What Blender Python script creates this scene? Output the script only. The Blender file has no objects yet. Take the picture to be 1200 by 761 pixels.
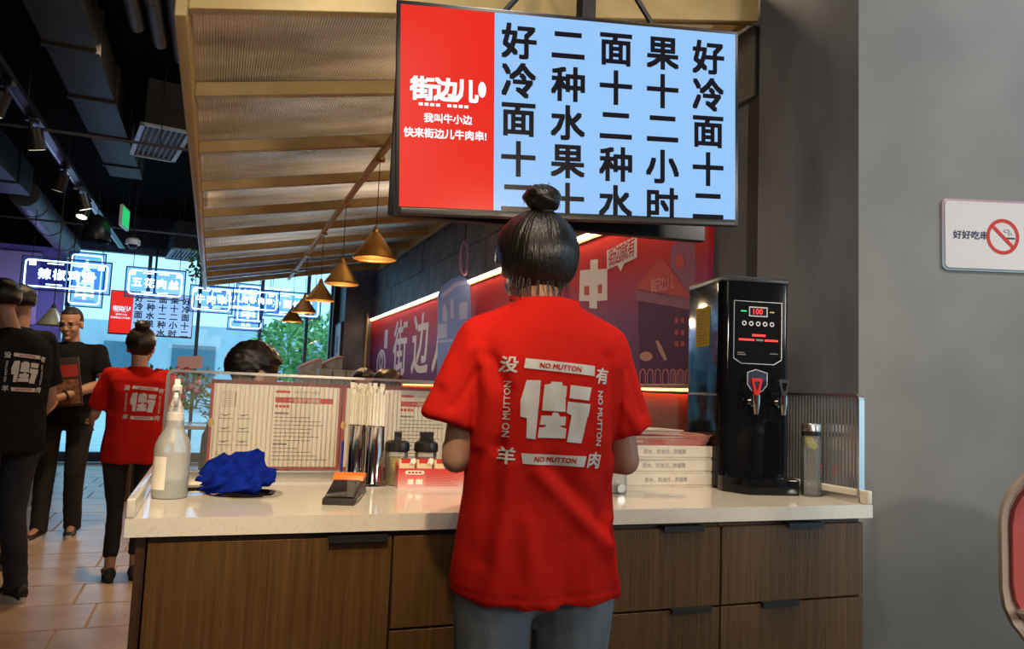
import bpy, bmesh, math, random
from mathutils import Vector as V, Matrix as M, noise
from mathutils.bvhtree import BVHTree
R = math.radians
random.seed(7)
SC = bpy.context.scene
COL = SC.collection

# ------------------------------------------------------------------ camera, world, lights, exposure
EYE = V((0, 0, 1.22)); FOCAL = 900.0
YAW, PITCH, ROLL = 0.36669, 0.08930, 0.04040
FWD = V((math.sin(YAW) * math.cos(PITCH), math.cos(YAW) * math.cos(PITCH), math.sin(PITCH)))
r0 = V((math.cos(YAW), -math.sin(YAW), 0)); u0 = r0.cross(FWD)
RGT = r0 * math.cos(ROLL) + u0 * math.sin(ROLL); UPV = u0 * math.cos(ROLL) - r0 * math.sin(ROLL)
cam = bpy.data.cameras.new('camera'); co = bpy.data.objects.new('camera', cam); COL.objects.link(co)
cam.sensor_fit = 'HORIZONTAL'; cam.sensor_width = 36; cam.lens = 36 * FOCAL / 1200; cam.clip_start = 0.05
mm = M((RGT, UPV, -FWD)).transposed().to_4x4(); mm.translation = EYE; co.matrix_world = mm
SC.camera = co

w = bpy.data.worlds.new('world'); SC.world = w; w.use_nodes = True
bg = w.node_tree.nodes['Background']; bg.inputs[0].default_value = (0.36, 0.74, 1.0, 1); bg.inputs[1].default_value = 1.9

def area(name, loc, to, size, power, color, sy=None, spread=None):
    l = bpy.data.lights.new(name, 'AREA'); l.energy = power; l.color = color; l.size = size
    if sy: l.shape = 'RECTANGLE'; l.size_y = sy
    if spread: l.spread = R(spread)
    o = bpy.data.objects.new(name, l); COL.objects.link(o); o.location = loc
    o.rotation_euler = (V(to) - V(loc)).to_track_quat('-Z', 'Y').to_euler(); return o
def spot(name, loc, to, power, color, ang=60, blend=.6, rad=.05):
    l = bpy.data.lights.new(name, 'SPOT'); l.energy = power; l.color = color; l.spot_size = R(ang); l.spot_blend = blend; l.shadow_soft_size = rad
    o = bpy.data.objects.new(name, l); COL.objects.link(o); o.location = loc
    o.rotation_euler = (V(to) - V(loc)).to_track_quat('-Z', 'Y').to_euler(); return o
def point(name, loc, power, color, rad=.05):
    l = bpy.data.lights.new(name, 'POINT'); l.energy = power; l.color = color; l.shadow_soft_size = rad
    o = bpy.data.objects.new(name, l); COL.objects.link(o); o.location = loc; return o
WARM = (1, .74, .45); NEUT = (1, .92, .82)
# added dining room fill behind the viewer, spots over the counter and along the aisle
area('dining_room_fill', (4.3, -2.5, 2.1), (1.4, 2.2, 1.1), .5, 52, (1, .92, .82))
area('dining_room_fill', (-.6, -2.4, 3.0), (0.6, 2.4, 1.0), 1.6, 24, (1, .9, .78))  # unseen broad fill for the surfaces that face the viewer
area('ceiling_downlight', (0.50, 0.85, 3.35), (0.70, 1.65, 1.0), .25, 25, (1, .90, .76))
spot('counter_spot', (-0.15, .1, 3.2), (0.22, 2.40, 1.0), 330, WARM, 34, .8, .06)
spot('counter_spot', (1.45, 1.45, 3.3), (1.40, 2.2, 0.92), 120, WARM, 56, .8, .06)
spot('cabinet_spot', (0.3, -.3, 3.3), (0.2, 1.87, 0.6), 40, WARM, 34, .9, .06)
spot('wall_spot', (2.5, 0.1, 3.45), (2.7, 1.75, 2.5), 100, (.95, .97, 1), 86, 1, .1)
spot('table_lamp', (1.0, -1.0, 1.75), (2.35, 1.9, 1.05), 80, (1, .93, .84), 44, .7, .07)
spot('awning_fill', (0.6, -1.6, 1.7), (0.9, 4.0, 2.62), 240, (1, .80, .55), 40, .8, .12)  # added fill aimed up to brighten the awning underside
area('awning_backlight', (1.5, 3.6, 3.52), (1.5, 3.6, 0), .8, 26, (1, .78, .5))  # area lights added over the awning so its translucent sheets glow
area('awning_backlight', (1.2, 5.6, 3.52), (1.2, 5.6, 0), .8, 22, (1, .85, .66))
area('awning_backlight', (.4, 7.8, 3.52), (.4, 7.8, 0), .8, 18, (.8, .9, 1))
spot('aisle_spot', (-0.9, 3.4, 3.4), (-0.95, 4.6, 0), 170, WARM, 75, .8, .06)
spot('aisle_spot', (-0.7, 5.3, 3.4), (-0.7, 6.4, 0), 190, WARM, 80, .8, .06)
spot('aisle_spot', (-0.9, 7.6, 3.4), (-0.8, 8.6, 0), 150, WARM, 80, .8, .06)
SC.cycles.transparent_max_bounces = 40
SC.view_settings.view_transform = 'Standard'; SC.view_settings.look = 'None'
SC.view_settings.gamma = 1.0; SC.view_settings.use_curve_mapping = False
SC.view_settings.exposure = 0.0

# ------------------------------------------------------------------ helpers
def ray(px, py): return FWD + RGT * ((px - 600) / FOCAL) - UPV * ((py - 380.5) / FOCAL)
def at_x(px, py, x): d = ray(px, py); return EYE + d * (x / d.x)
def at_y(px, py, y): d = ray(px, py); return EYE + d * (y / d.y)
def at_z(px, py, z): d = ray(px, py); return EYE + d * ((z - EYE.z) / d.z)

def mat(name, col, rough=.5, metal=0, col2=None, scale=8, stretch=(1, 1, 1), bump=0, bscale=None, emit=None, es=1, coat=0, spec=.5, trans=0, alpha=1, detail=4, lo=.35, hi=.65, sheen=0, ior=1.45):
    m = bpy.data.materials.new(name); m.use_nodes = True; nt = m.node_tree; b = nt.nodes['Principled BSDF']
    I = b.inputs
    I['Base Color'].default_value = (*col, 1); I['Roughness'].default_value = rough; I['Metallic'].default_value = metal
    I['Specular IOR Level'].default_value = spec; I['Coat Weight'].default_value = coat; I['Transmission Weight'].default_value = trans
    I['Alpha'].default_value = alpha; I['Sheen Weight'].default_value = sheen; I['IOR'].default_value = ior
    if emit: I['Emission Color'].default_value = (*emit, 1); I['Emission Strength'].default_value = es
    if col2 or bump:
        tc = nt.nodes.new('ShaderNodeTexCoord'); mp = nt.nodes.new('ShaderNodeMapping'); mp.inputs['Scale'].default_value = stretch
        nt.links.new(tc.outputs['Object'], mp.inputs[0])
        n = nt.nodes.new('ShaderNodeTexNoise'); n.inputs['Scale'].default_value = scale; n.inputs['Detail'].default_value = detail
        nt.links.new(mp.outputs[0], n.inputs['Vector'])
        if col2:
            cr = nt.nodes.new('ShaderNodeValToRGB'); cr.color_ramp.elements[0].position = lo; cr.color_ramp.elements[1].position = hi
            cr.color_ramp.elements[0].color = (*col, 1); cr.color_ramp.elements[1].color = (*col2, 1)
            nt.links.new(n.outputs['Fac'], cr.inputs[0]); nt.links.new(cr.outputs[0], I['Base Color'])
        if bump:
            n2 = n
            if bscale:
                n2 = nt.nodes.new('ShaderNodeTexNoise'); n2.inputs['Scale'].default_value = bscale; n2.inputs['Detail'].default_value = 3
                nt.links.new(mp.outputs[0], n2.inputs['Vector'])
            bp = nt.nodes.new('ShaderNodeBump'); bp.inputs['Strength'].default_value = bump; bp.inputs['Distance'].default_value = .01
            nt.links.new(n2.outputs['Fac'], bp.inputs['Height']); nt.links.new(bp.outputs[0], I['Normal'])
    return m
def clear_mat(name, tint, rough=.05, ior=1.45, boost=1.0, haze=0):
    m = bpy.data.materials.new(name); m.use_nodes = True; nt = m.node_tree; nt.nodes.clear()
    o = nt.nodes.new('ShaderNodeOutputMaterial'); t = nt.nodes.new('ShaderNodeBsdfTransparent'); t.inputs[0].default_value = (*tint, 1)
    g = nt.nodes.new('ShaderNodeBsdfGlossy'); g.inputs['Roughness'].default_value = rough; g.inputs[0].default_value = (1, 1, 1, 1)
    f = nt.nodes.new('ShaderNodeFresnel'); f.inputs[0].default_value = ior
    mx = nt.nodes.new('ShaderNodeMixShader'); nt.links.new(f.outputs[0], mx.inputs[0]); nt.links.new(g.outputs[0], mx.inputs[2])
    if haze:
        d = nt.nodes.new('ShaderNodeBsdfDiffuse'); d.inputs[0].default_value = (.8, .8, .78, 1)
        m2 = nt.nodes.new('ShaderNodeMixShader'); m2.inputs[0].default_value = haze
        nt.links.new(t.outputs[0], m2.inputs[1]); nt.links.new(d.outputs[0], m2.inputs[2]); nt.links.new(m2.outputs[0], mx.inputs[1])
    else: nt.links.new(t.outputs[0], mx.inputs[1])
    nt.links.new(mx.outputs[0], o.inputs[0]); return m
def grad_mat(name, stops, rough=.5, axis=2, lo=0., hi=1., spec=.5):
    m = bpy.data.materials.new(name); m.use_nodes = True; nt = m.node_tree; b = nt.nodes['Principled BSDF']; b.inputs['Roughness'].default_value = rough
    b.inputs['Specular IOR Level'].default_value = spec
    tc = nt.nodes.new('ShaderNodeTexCoord'); sx = nt.nodes.new('ShaderNodeSeparateXYZ'); mr = nt.nodes.new('ShaderNodeMapRange')
    mr.inputs[1].default_value = lo; mr.inputs[2].default_value = hi; cr = nt.nodes.new('ShaderNodeValToRGB')
    nt.links.new(tc.outputs['Object'], sx.inputs[0]); nt.links.new(sx.outputs[axis], mr.inputs[0]); nt.links.new(mr.outputs[0], cr.inputs[0])
    e = cr.color_ramp.elements
    for i, (p, c) in enumerate(stops):
        k = e[i] if i < 2 else e.new(p)
        k.position = p; k.color = (*c, 1)
    nt.links.new(cr.outputs[0], b.inputs['Base Color']); return m

_tc = {}
def text_geo(s, size, bold=0.0):
    k = (s, bold)
    if k not in _tc:
        cu = bpy.data.curves.new('t', 'FONT'); cu.body = s; cu.size = 1; cu.offset = bold; cu.align_x = 'CENTER'; cu.align_y = 'CENTER'; cu.resolution_u = 2
        o = bpy.data.objects.new('t', cu); COL.objects.link(o)
        dg = bpy.context.evaluated_depsgraph_get(); me = bpy.data.meshes.new_from_object(o.evaluated_get(dg))
        vs = [(v.co.x, v.co.y) for v in me.vertices]; fs = [tuple(p.vertices) for p in me.polygons]
        bpy.data.objects.remove(o); bpy.data.curves.remove(cu); bpy.data.meshes.remove(me)
        if vs:
            ys = [v[1] for v in vs]; xs = [v[0] for v in vs]; cy = (min(ys) + max(ys)) / 2; cx = (min(xs) + max(xs)) / 2
            vs = [(x - cx, y - cy) for x, y in vs]
        _tc[k] = (vs, fs)
    vs, fs = _tc[k]
    return [(x * size, y * size) for x, y in vs], fs

class G:
    def __init__(s): s.bm = bmesh.new()
    def add(s, vs, fs):
        b = [s.bm.verts.new(v) for v in vs]
        for f in fs:
            try: s.bm.faces.new([b[i] for i in f])
            except ValueError: pass
        return s
    def box(s, c, d, rz=0, rot=None):
        x, y, z = d[0] / 2, d[1] / 2, d[2] / 2
        m = rot if rot else M.Rotation(rz, 3, 'Z')
        vs = [V(c) + m @ V(p) for p in ((-x, -y, -z), (x, -y, -z), (x, y, -z), (-x, y, -z), (-x, -y, z), (x, -y, z), (x, y, z), (-x, y, z))]
        return s.add(vs, ((3, 2, 1, 0), (4, 5, 6, 7), (0, 1, 5, 4), (1, 2, 6, 5), (2, 3, 7, 6), (3, 0, 4, 7)))
    def b2(s, a, b): return s.box([(a[i] + b[i]) / 2 for i in range(3)], [abs(b[i] - a[i]) for i in range(3)])
    def loft(s, rings, caps=True, closed=True):
        n = len(rings[0]); vs = [p for r in rings for p in r]; fs = []
        for i in range(len(rings) - 1):
            for j in range(n if closed else n - 1):
                k = (j + 1) % n; fs.append((i * n + j, i * n + k, (i + 1) * n + k, (i + 1) * n + j))
        if caps and closed: fs.append(tuple(reversed(range(n)))); fs.append(tuple((len(rings) - 1) * n + j for j in range(n)))
        return s.add(vs, fs)
    def frus(s, p0, p1, ra, rb, n=14, caps=True):
        p0, p1 = V(p0), V(p1); d = (p1 - p0).normalized(); a = d.orthogonal().normalized(); b = d.cross(a)
        rg = lambda p, r: [p + a * (r * math.cos(t * 2 * math.pi / n)) + b * (r * math.sin(t * 2 * math.pi / n)) for t in range(n)]
        return s.loft([rg(p0, ra), rg(p1, rb)], caps)
    def ell(s, c, r, rot=None, u=18, v=12, fn=None):
        c = V(c); r = (r, r, r) if not hasattr(r, '__len__') else r; rg = []
        for i in range(v + 1):
            th = max(.02, min(math.pi - .02, math.pi * i / v)); ring = []
            for j in range(u):
                ph = 2 * math.pi * j / u; d = V((math.sin(th) * math.cos(ph), math.sin(th) * math.sin(ph), -math.cos(th)))
                k = fn(d) if fn else 1
                p = V((d.x * r[0] * k, d.y * r[1] * k, d.z * r[2] * k)); ring.append(c + (rot @ p if rot else p))
            rg.append(ring)
        return s.loft(rg)
    def cap(s, p0, p1, ra, rb, n=12): s.frus(p0, p1, ra, rb, n); s.ell(p0, ra, u=n, v=8); return s.ell(p1, rb, u=n, v=8)
    def lathe(s, prof, c=(0, 0, 0), n=24, caps=True):
        c = V(c)
        return s.loft([[c + V((max(r, .0004) * math.cos(2 * math.pi * j / n), max(r, .0004) * math.sin(2 * math.pi * j / n), z)) for j in range(n)] for r, z in prof], caps)
    def tube(s, pts, r, n=8):
        pts = [V(p) for p in pts]; rg = []; a = None
        for i, p in enumerate(pts):
            d = (pts[min(i + 1, len(pts) - 1)] - pts[max(i - 1, 0)]).normalized()
            a = d.orthogonal().normalized() if a is None else (a - d * a.dot(d)).normalized()
            b = d.cross(a); q = r[i] if hasattr(r, '__len__') else r
            rg.append([p + a * (q * math.cos(2 * math.pi * j / n)) + b * (q * math.sin(2 * math.pi * j / n)) for j in range(n)])
        return s.loft(rg)
    def prism(s, pts, f, h):
        n = len(pts); vs = [f(x, y, 0) for x, y in pts] + [f(x, y, h) for x, y in pts]
        return s.add(vs, [tuple(reversed(range(n))), tuple(range(n, 2 * n))] + [(i, (i + 1) % n, n + (i + 1) % n, n + i) for i in range(n)])
    def flat(s, pts, f): return s.add([f(x, y) for x, y in pts], [tuple(range(len(pts)))])
    def rect(s, x0, y0, x1, y1, f): return s.flat(((x0, y0), (x1, y0), (x1, y1), (x0, y1)), f)
    def disc(s, x, y, rx, f, ry=None, n=28, ri=0):
        ry = ry or rx; o = [(x + rx * math.cos(2 * math.pi * i / n), y + ry * math.sin(2 * math.pi * i / n)) for i in range(n)]
        if not ri: return s.flat(o, f)
        q = [(x + (a - x) * ri, y + (b - y) * ri) for a, b in o]
        return s.add([f(*p) for p in o + q], [(i, (i + 1) % n, n + (i + 1) % n, n + i) for i in range(n)])
    def text(s, t, size, f, x=0, y=0, bold=.02, rot=0, sx=1, sh=0):
        e = bold * .8 * size; c, q = math.cos(rot), math.sin(rot); vs, fs = text_geo(t, size, 0)
        n_ = (f(1, 0) - f(0, 0)).cross(f(0, 1) - f(0, 0)).normalized() * .00012; k = 0
        for ex, ey in (((-e, -e), (e, -e), (e, e), (-e, e), (0, 0)) if e > 0 else ((0, 0),)):   # heavier strokes: the same glyphs set a hair apart
            out = []
            for a, b in vs:
                a, b = a + ex, b + ey; a = a * sx + b * sh; out.append(f(x + a * c - b * q, y + a * q + b * c) + n_ * k)
            k += 1; s.add(out, fs)
        return s
    def build(s, name, m, parent=None, loc=None, rz=0, smooth=False, bev=0, seg=2, ang=40, fix=True, kind=None):
        bm = s.bm
        if fix: bmesh.ops.recalc_face_normals(bm, faces=bm.faces)
        if bev: bmesh.ops.bevel(bm, geom=list(bm.edges), offset=bev, segments=seg, profile=.6, affect='EDGES', clamp_overlap=True)
        me = bpy.data.meshes.new(name); bm.to_mesh(me); bm.free()
        return put(name, me, m, parent, loc, rz, smooth or bool(bev), ang, kind)
def put(name, me, m, parent=None, loc=None, rz=0, smooth=False, ang=40, kind=None):
    me.materials.clear()
    for q in (m if isinstance(m, (list, tuple)) else [m]): me.materials.append(q)
    if smooth:
        me.shade_smooth(); me.set_sharp_from_angle(angle=R(ang))
    o = bpy.data.objects.new(name, me); COL.objects.link(o); o.parent = parent
    if loc: o.location = loc
    o.rotation_euler.z = rz
    if kind: o['kind'] = kind
    return o
def tag(o, label, cat, group=None):
    o['label'] = label; o['category'] = cat
    if group: o['group'] = group
    return o
def thing(name, label, cat, loc=(0, 0, 0), rz=0, group=None):
    o = bpy.data.objects.new(name, None); COL.objects.link(o); o.location = loc; o.rotation_euler.z = rz; o.empty_display_size = .1
    return tag(o, label, cat, group)
def dup(root, loc=None, rz=None, label=None, parent=None):
    c = root.copy(); COL.objects.link(c)
    if loc is not None: c.location = loc
    if rz is not None: c.rotation_euler.z = rz
    if label: c['label'] = label
    if parent: c.parent = parent
    for ch in list(root.children): dup(ch, parent=c)
    return c
def struct(o): o['kind'] = 'structure'; return o
def plane(o, u, v, off=0):
    o, u, v = V(o), V(u).normalized(), V(v).normalized(); n = u.cross(v)
    return lambda a, b, h=0: o + u * a + v * b + n * (off + h)
def remesh(g, voxel, it=4, fac=.5):
    me = bpy.data.meshes.new('r'); bmesh.ops.recalc_face_normals(g.bm, faces=g.bm.faces); g.bm.to_mesh(me); g.bm.free()
    o = bpy.data.objects.new('r', me); COL.objects.link(o)
    md = o.modifiers.new('a', 'REMESH'); md.mode = 'VOXEL'; md.voxel_size = voxel
    if it: sm = o.modifiers.new('b', 'SMOOTH'); sm.factor = fac; sm.iterations = it
    dg = bpy.context.evaluated_depsgraph_get(); out = bpy.data.meshes.new_from_object(o.evaluated_get(dg))
    bpy.data.objects.remove(o); bpy.data.meshes.remove(me); return out
# ------------------------------------------------------------------ materials
K = {}
K['plaster'] = mat('grey_plaster', (.20, .208, .205), .75, col2=(.265, .268, .258), scale=2.6, bump=.18, bscale=5, detail=8, lo=.3, hi=.7)
K['plaster_shaded'] = mat('shaded_plaster', (.075, .08, .095), .6, col2=(.15, .16, .185), scale=3, stretch=(1, 1, .35), bump=.1, bscale=6, detail=6)  # the same grey plaster, darkened and blued to hold its shaded side
K['black'] = mat('black_paint', (.012, .012, .013), .6)
K['blackgloss'] = mat('black_gloss', (.005, .005, .006), .07, spec=.3)
K['blackplastic'] = mat('black_plastic', (.014, .014, .015), .35)
K['ceil'] = mat('black_ceiling', (.0025, .0025, .0025), .95, spec=.05)
K['duct'] = mat('dull_duct', (.014, .013, .012), .6, col2=(.03, .026, .022), scale=6)
K['ductgrey'] = mat('grey_duct', (.09, .095, .11), .5)
K['tile'] = mat('floor_tile', (.37, .245, .16), .34, col2=(.48, .345, .245), scale=3.5, bump=.05, bscale=9)
K['grout'] = mat('tile_joint', (.36, .27, .19), .8)
K['floor'] = mat('plain_floor', (.22, .15, .10), .5, col2=(.28, .19, .13), scale=2)
K['quartz'] = mat('quartz', (.70, .65, .555), .12, col2=(.60, .55, .46), scale=160, lo=.55, hi=.75, detail=2)
K['wood'] = mat('stained_oak', (.058, .026, .006), .4, col2=(.118, .059, .0145), scale=9, stretch=(14, 14, .35), bump=.25, bscale=16, detail=8, lo=.25, hi=.75)
K['wooddark'] = mat('dark_oak', (.035, .014, .005), .45, col2=(.06, .026, .01), scale=9, stretch=(12, 12, .4))
K['gold'] = mat('gold_painted_timber', (.42, .29, .115), .42, col2=(.52, .38, .17), scale=4, stretch=(1, .3, 1), metal=.15)
K['sheet'] = mat('fluted_sheet', (.30, .235, .18), .24, metal=.6, col2=(.80, .70, .58), scale=1.5, stretch=(1, 3.0, 1), bump=.8, bscale=2.2, detail=5, lo=.3, hi=.72)
K['brass'] = mat('brushed_brass', (.62, .36, .11), .28, metal=1)
K['steel'] = mat('polished_steel', (.62, .6, .57), .12, metal=1)
K['steelbrush'] = mat('brushed_steel', (.55, .54, .52), .32, metal=1)
K['white'] = mat('white_plastic', (.72, .70, .66), .4)
K['paper'] = mat('white_paper', (.86, .80, .70), .8)
K['ink'] = mat('black_ink', (.02, .02, .02), .7)
K['greyink'] = mat('grey_ink', (.22, .2, .18), .7)
K['redink'] = mat('red_ink', (.55, .03, .025), .6)
K['redpaper'] = mat('red_paper', (.42, .035, .03), .7)
K['ribbed'] = clear_mat('ribbed_acrylic', (.95, .945, .93), .12, 1.3, haze=.10)
K['glass'] = clear_mat('window_glass', (.93, .97, .98), .02, 1.3)
K['bottleglass'] = clear_mat('bottle_glass', (.97, .98, .97), .03, 1.4, haze=.10)
K['screenblack'] = mat('screen_bezel', (.008, .008, .009), .3)
K['scr_red'] = mat('screen_red', (.01, .002, .002), .18, emit=(.82, .025, .014), es=1.0, spec=.2)
K['scr_blue'] = mat('screen_blue', (.01, .01, .012), .18, emit=(.30, .56, .95), es=1.0)
K['scr_ink'] = mat('screen_ink', (.006, .006, .012), .2)
K['scr_white'] = mat('screen_white', (.2, .2, .2), .2, emit=(.75, .88, 1), es=1.0)
K['neon'] = mat('blue_white_neon', (.2, .3, .5), .4, emit=(.50, .80, 1.0), es=4)
K['neonblue'] = mat('blue_neon', (.05, .1, .5), .4, emit=(.10, .25, 1.0), es=1.5)
K['neonpanel'] = clear_mat('neon_panel', (.62, .72, .98), .05, 1.4)
K['ledwarm'] = mat('warm_led', (.8, .5, .3), .4, emit=(1, .60, .33), es=26)
K['ledorange'] = mat('orange_led', (.8, .3, .1), .4, emit=(1, .22, .05), es=12)
K['lens'] = mat('lamp_lens', (.9, .8, .6), .4, emit=(1, .86, .62), es=2.5)
K['green'] = mat('exit_green', (.02, .3, .1), .4, emit=(.02, .55, .16), es=1)
nt_ = K['sheet'].node_tree; b_ = nt_.nodes['Principled BSDF']; tl_ = nt_.nodes.new('ShaderNodeBsdfTranslucent'); tl_.inputs[0].default_value = (.75, .62, .45, 1)
mx_ = nt_.nodes.new('ShaderNodeMixShader'); mx_.inputs[0].default_value = .38; nt_.links.new(b_.outputs[0], mx_.inputs[1]); nt_.links.new(tl_.outputs[0], mx_.inputs[2]); nt_.links.new(mx_.outputs[0], nt_.nodes['Material Output'].inputs[0])
cr_ = [n for n in nt_.nodes if n.type == 'VALTORGB'][0]; nt_.links.new(cr_.outputs[0], tl_.inputs[0])
K['leaf'] = mat('leaf', (.03, .12, .03), .5, col2=(.10, .28, .05), scale=5)
K['leafdark'] = mat('dark_leaf', (.01, .05, .02), .5, col2=(.02, .10, .04), scale=5)

# ------------------------------------------------------------------ the room
CT = .92; GY = 2.60; WX = 2.12; FY = 12.6
floor = struct(G().b2((-6, -3.2, -.1), (6, FY, -.012)).build('floor', K['floor']))
K1 = G().b2((-3.6, 3.0, -.02), (-.05, 12.0, -.006)).build('grout_bed', K['grout'], floor)
tm = None
for i in range(6):
    for j in range(20):
        if tm is None:
            t = G().box((0, 0, 0), (.588, .438, .012)).build('tile', K['tile'], floor, bev=.002, seg=1); tm = t.data
        else:
            t = bpy.data.objects.new('tile', tm); COL.objects.link(t); t.parent = floor
        t.location = (-3.32 + i * .6 + (.12 if j % 2 else 0), 3.2 + j * .45, -.006 + random.uniform(-.0006, .0006))
ceiling = struct(G().b2((-6, -3.2, 3.6), (6, FY, 3.7)).build('ceiling', K['ceil']))
struct(G().b2((-6, -3.3, 0), (6, -3.2, 3.6)).build('wall_back', K['plaster']))
struct(G().b2((-6.1, -3.3, 0), (-6, FY, 3.6)).build('wall_left', K['ceil']))
# grey pillar whose broad face carries the sign and whose narrow face runs along the aisle
ca, sa = math.cos(YAW), math.sin(YAW)
pc = V((2.1, 2.071)); pe = pc + V((ca, -sa)) * 4.1
z3 = lambda x, y, h: V((x, y, h))
g = G().prism([tuple(pc), tuple(pe), (pe.x + .6, pe.y + 2.0), (2.6, 2.62), (2.1, 2.62)], z3, 3.6)
pil = struct(g.build('wall_right', [K['plaster'], K['plaster_shaded']], bev=.006, seg=2))
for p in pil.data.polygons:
    if p.normal.x < -.9: p.material_index = 1  # aisle face takes the plaster copy with shade in its colour
struct(G().b2((2.14, 2.62, 0), (2.6, 2.74, 3.6)).build('trim_1', K['black']))
wr = struct(G().b2((WX + .03, 2.74, 0), (2.5, 11.3, 3.6)).build('wall_mural', K['plaster_shaded']))
K['stone'] = mat('dark_stone_tile', (.08, .075, .07), .55, col2=(.16, .15, .135), scale=4, bump=.15, bscale=14)
sm_ = None
for i in range(13):
    for j in range(4):
        if sm_ is None:
            t = G().box((0, 0, 0), (.03, .637, .327)).build('stone_tile', K['stone'], wr, bev=.004, seg=1); sm_ = t.data
        else:
            t = bpy.data.objects.new('stone_tile', sm_); COL.objects.link(t); t.parent = wr
        t.location = (WX + .02 + random.uniform(-.002, .004), 3.33 + i * .64 - (.32 if j % 2 else 0), 2.40 + j * .33)
# far end: window wall, right hand piers
K['pier'] = mat('pier_paint', (.05, .065, .10), .55, col2=(.10, .12, .17), scale=3)
struct(G().b2((1.72, 11.3, 0), (2.5, FY, 3.6)).build('trim_2', K['pier']))
struct(G().b2((1.64, 11.9, 0), (1.72, 12.02, 3.6)).build('trim_3', K['black']))
K['lilac'] = mat('lilac_wall', (.16, .14, .34), .5, col2=(.24, .2, .44), scale=2)
struct(G().b2((-6, 12.3, 0), (-2.05, 12.4, 3.0)).build('wall_far', K['lilac'])); struct(G().b2((-6, 12.28, 3.0), (-2.05, 12.4, 3.6)).build('trim_5', K['ceil']))
struct(G().b2((-2.05, FY - .2, 3.15), (1.72, FY, 3.6)).build('trim_4', K['black']))
K['alum'] = mat('window_metal', (.05, .07, .085), .4, metal=.3)
win = struct(G().b2((-2.05, FY - .08, 0), (1.72, FY + .04, .14)).b2((-2.05, FY - .08, 3.05), (1.72, FY + .04, 3.2)).build('window_1', K['alum']))
xs = [-2.03, -1.0, -.28, .62, 1.32, 1.70]
for x in xs: G().b2((x - .025, FY - .07, .14), (x + .025, FY + .03, 3.05)).build('mullion', K['alum'], win)
for a, b in zip(xs[:-1], xs[1:]): G().b2((a + .025, FY - .03, .14), (b - .025, FY - .018, 3.05)).build('pane', K['glass'], win)
# outside the window: paving, low wall, tree, a building across the street
K['pave'] = mat('pale_paving', (.45, .55, .58), .8, col2=(.55, .64, .66), scale=2)
struct(G().b2((-16, FY + .04, -.2), (16, 34, -.02)).build('ground_outside', K['pave']))
K['bld'] = mat('pale_facade', (.42, .52, .58), .8, col2=(.55, .64, .68), scale=1, stretch=(1, 1, .3))
bl = thing('building', 'pale grey office building across the paving beyond the far window', 'building', (-3, 33, 0))
G().b2((-9, 0, -.02), (9, 4, 3.4)).build('facade', K['bld'], bl)
for i in range(7): G().b2((-8.2 + i * 2.4, -.06, 1.0), (-6.6 + i * 2.4, .02, 2.6)).build('window', mat('facade_glass', (.1, .2, .26), .1) if i == 0 else bpy.data.materials['facade_glass'], bl)
tr = thing('tree', 'bright green leafy tree on the paving beyond the far window', 'tree', (2.0, 19.0, -.02))
G().tube([(0, 0, 0), (.05, 0, .8), (-.05, .05, 1.7), (.1, 0, 2.4)], [.11, .09, .07, .04]).build('trunk', K['wooddark'], tr, smooth=True)
K['treeleaf'] = mat('bright_leaf', (.09, .26, .06), .6, col2=(.26, .5, .14), scale=3)  # bright green leaf tone, mottled by noise
g = G()
for i in range(1500):
    d = V((random.gauss(0, 1), random.gauss(0, 1), random.gauss(0, 1))).normalized() * random.uniform(.3, 1) ** .5
    lump = 1 + .35 * noise.noise(d * 2.3)
    c = V((d.x * 1.15 * lump, d.y * 1.1 * lump, 2.1 + d.z * .95 * lump)); a = V((random.gauss(0, 1), random.gauss(0, 1), random.gauss(0, 1))).normalized(); b = a.orthogonal().normalized(); s = random.uniform(.07, .13)
    g.add([c - a * s, c + b * s * .5, c + a * s, c - b * s * .5], [(0, 1, 2, 3)])
g.build('foliage', K['treeleaf'], tr, kind='stuff', fix=False)

# ------------------------------------------------------------------ counter: four cabinets and one worktop
def cabinet(x0, x1, fronts, label, name='base_cabinet'):
    t = thing(name, label, 'cabinet', ((x0 + x1) / 2, 1.88, 0), 0); w = x1 - x0
    G().b2((-w / 2 + .001, .0, .08), (w / 2 - .001, .70, CT - .041)).build('carcass', K['wooddark'], t)
    G().b2((-w / 2 + .001, .04, 0), (w / 2 - .001, .66, .08)).build('plinth', K['black'], t)
    for kind, z0, z1, hx, hw in fronts:
        f = G().b2((-w / 2 + .003, -.02, z0 + .003), (w / 2 - .003, -.001, z1 - .003)).build(kind, K['wood'], t, bev=.0012, seg=1)
        hd = G().b2((hx - hw / 2, -.032, z1 - .001), (hx + hw / 2, -.002, z1 + .0035)).b2((hx - hw / 2, -.034, z1 - .012), (hx + hw / 2, -.0305, z1 + .0035))
        hd.build('handle', K['blackplastic'], f)
    return t
top = CT - .052
cabinet(-.11, .43, [('door', .09, top, .185, .14)], 'wide stained oak cabinet with a single door below the blue cloth')
cabinet(.43, .905, [('drawer', .645, top, .07, .14), ('drawer', .37, .645, .07, .14), ('drawer', .09, .37, .07, .14)], 'stained oak drawer cabinet next to the single door cabinet, half behind the woman')
cabinet(.905, 1.379, [('drawer', .645, top, .105, .13), ('drawer', .37, .645, .135, .13), ('drawer', .09, .37, .1, .13)], 'stained oak drawer cabinet below the stack of white boxes')
cabinet(1.379, 1.907, [('drawer', .645, top, .03, .13), ('drawer', .37, .645, -.06, .13), ('drawer', .09, .37, 0, .13)], 'stained oak drawer cabinet below the water boiler, beside the grey wall')
G().b2((-.132, 1.872, 0), (-.112, 2.6, CT - .041)).build('end_panel', K['wooddark'])
tag(bpy.data.objects['end_panel'], 'dark oak end panel closing the counter at the aisle', 'panel')
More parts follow.
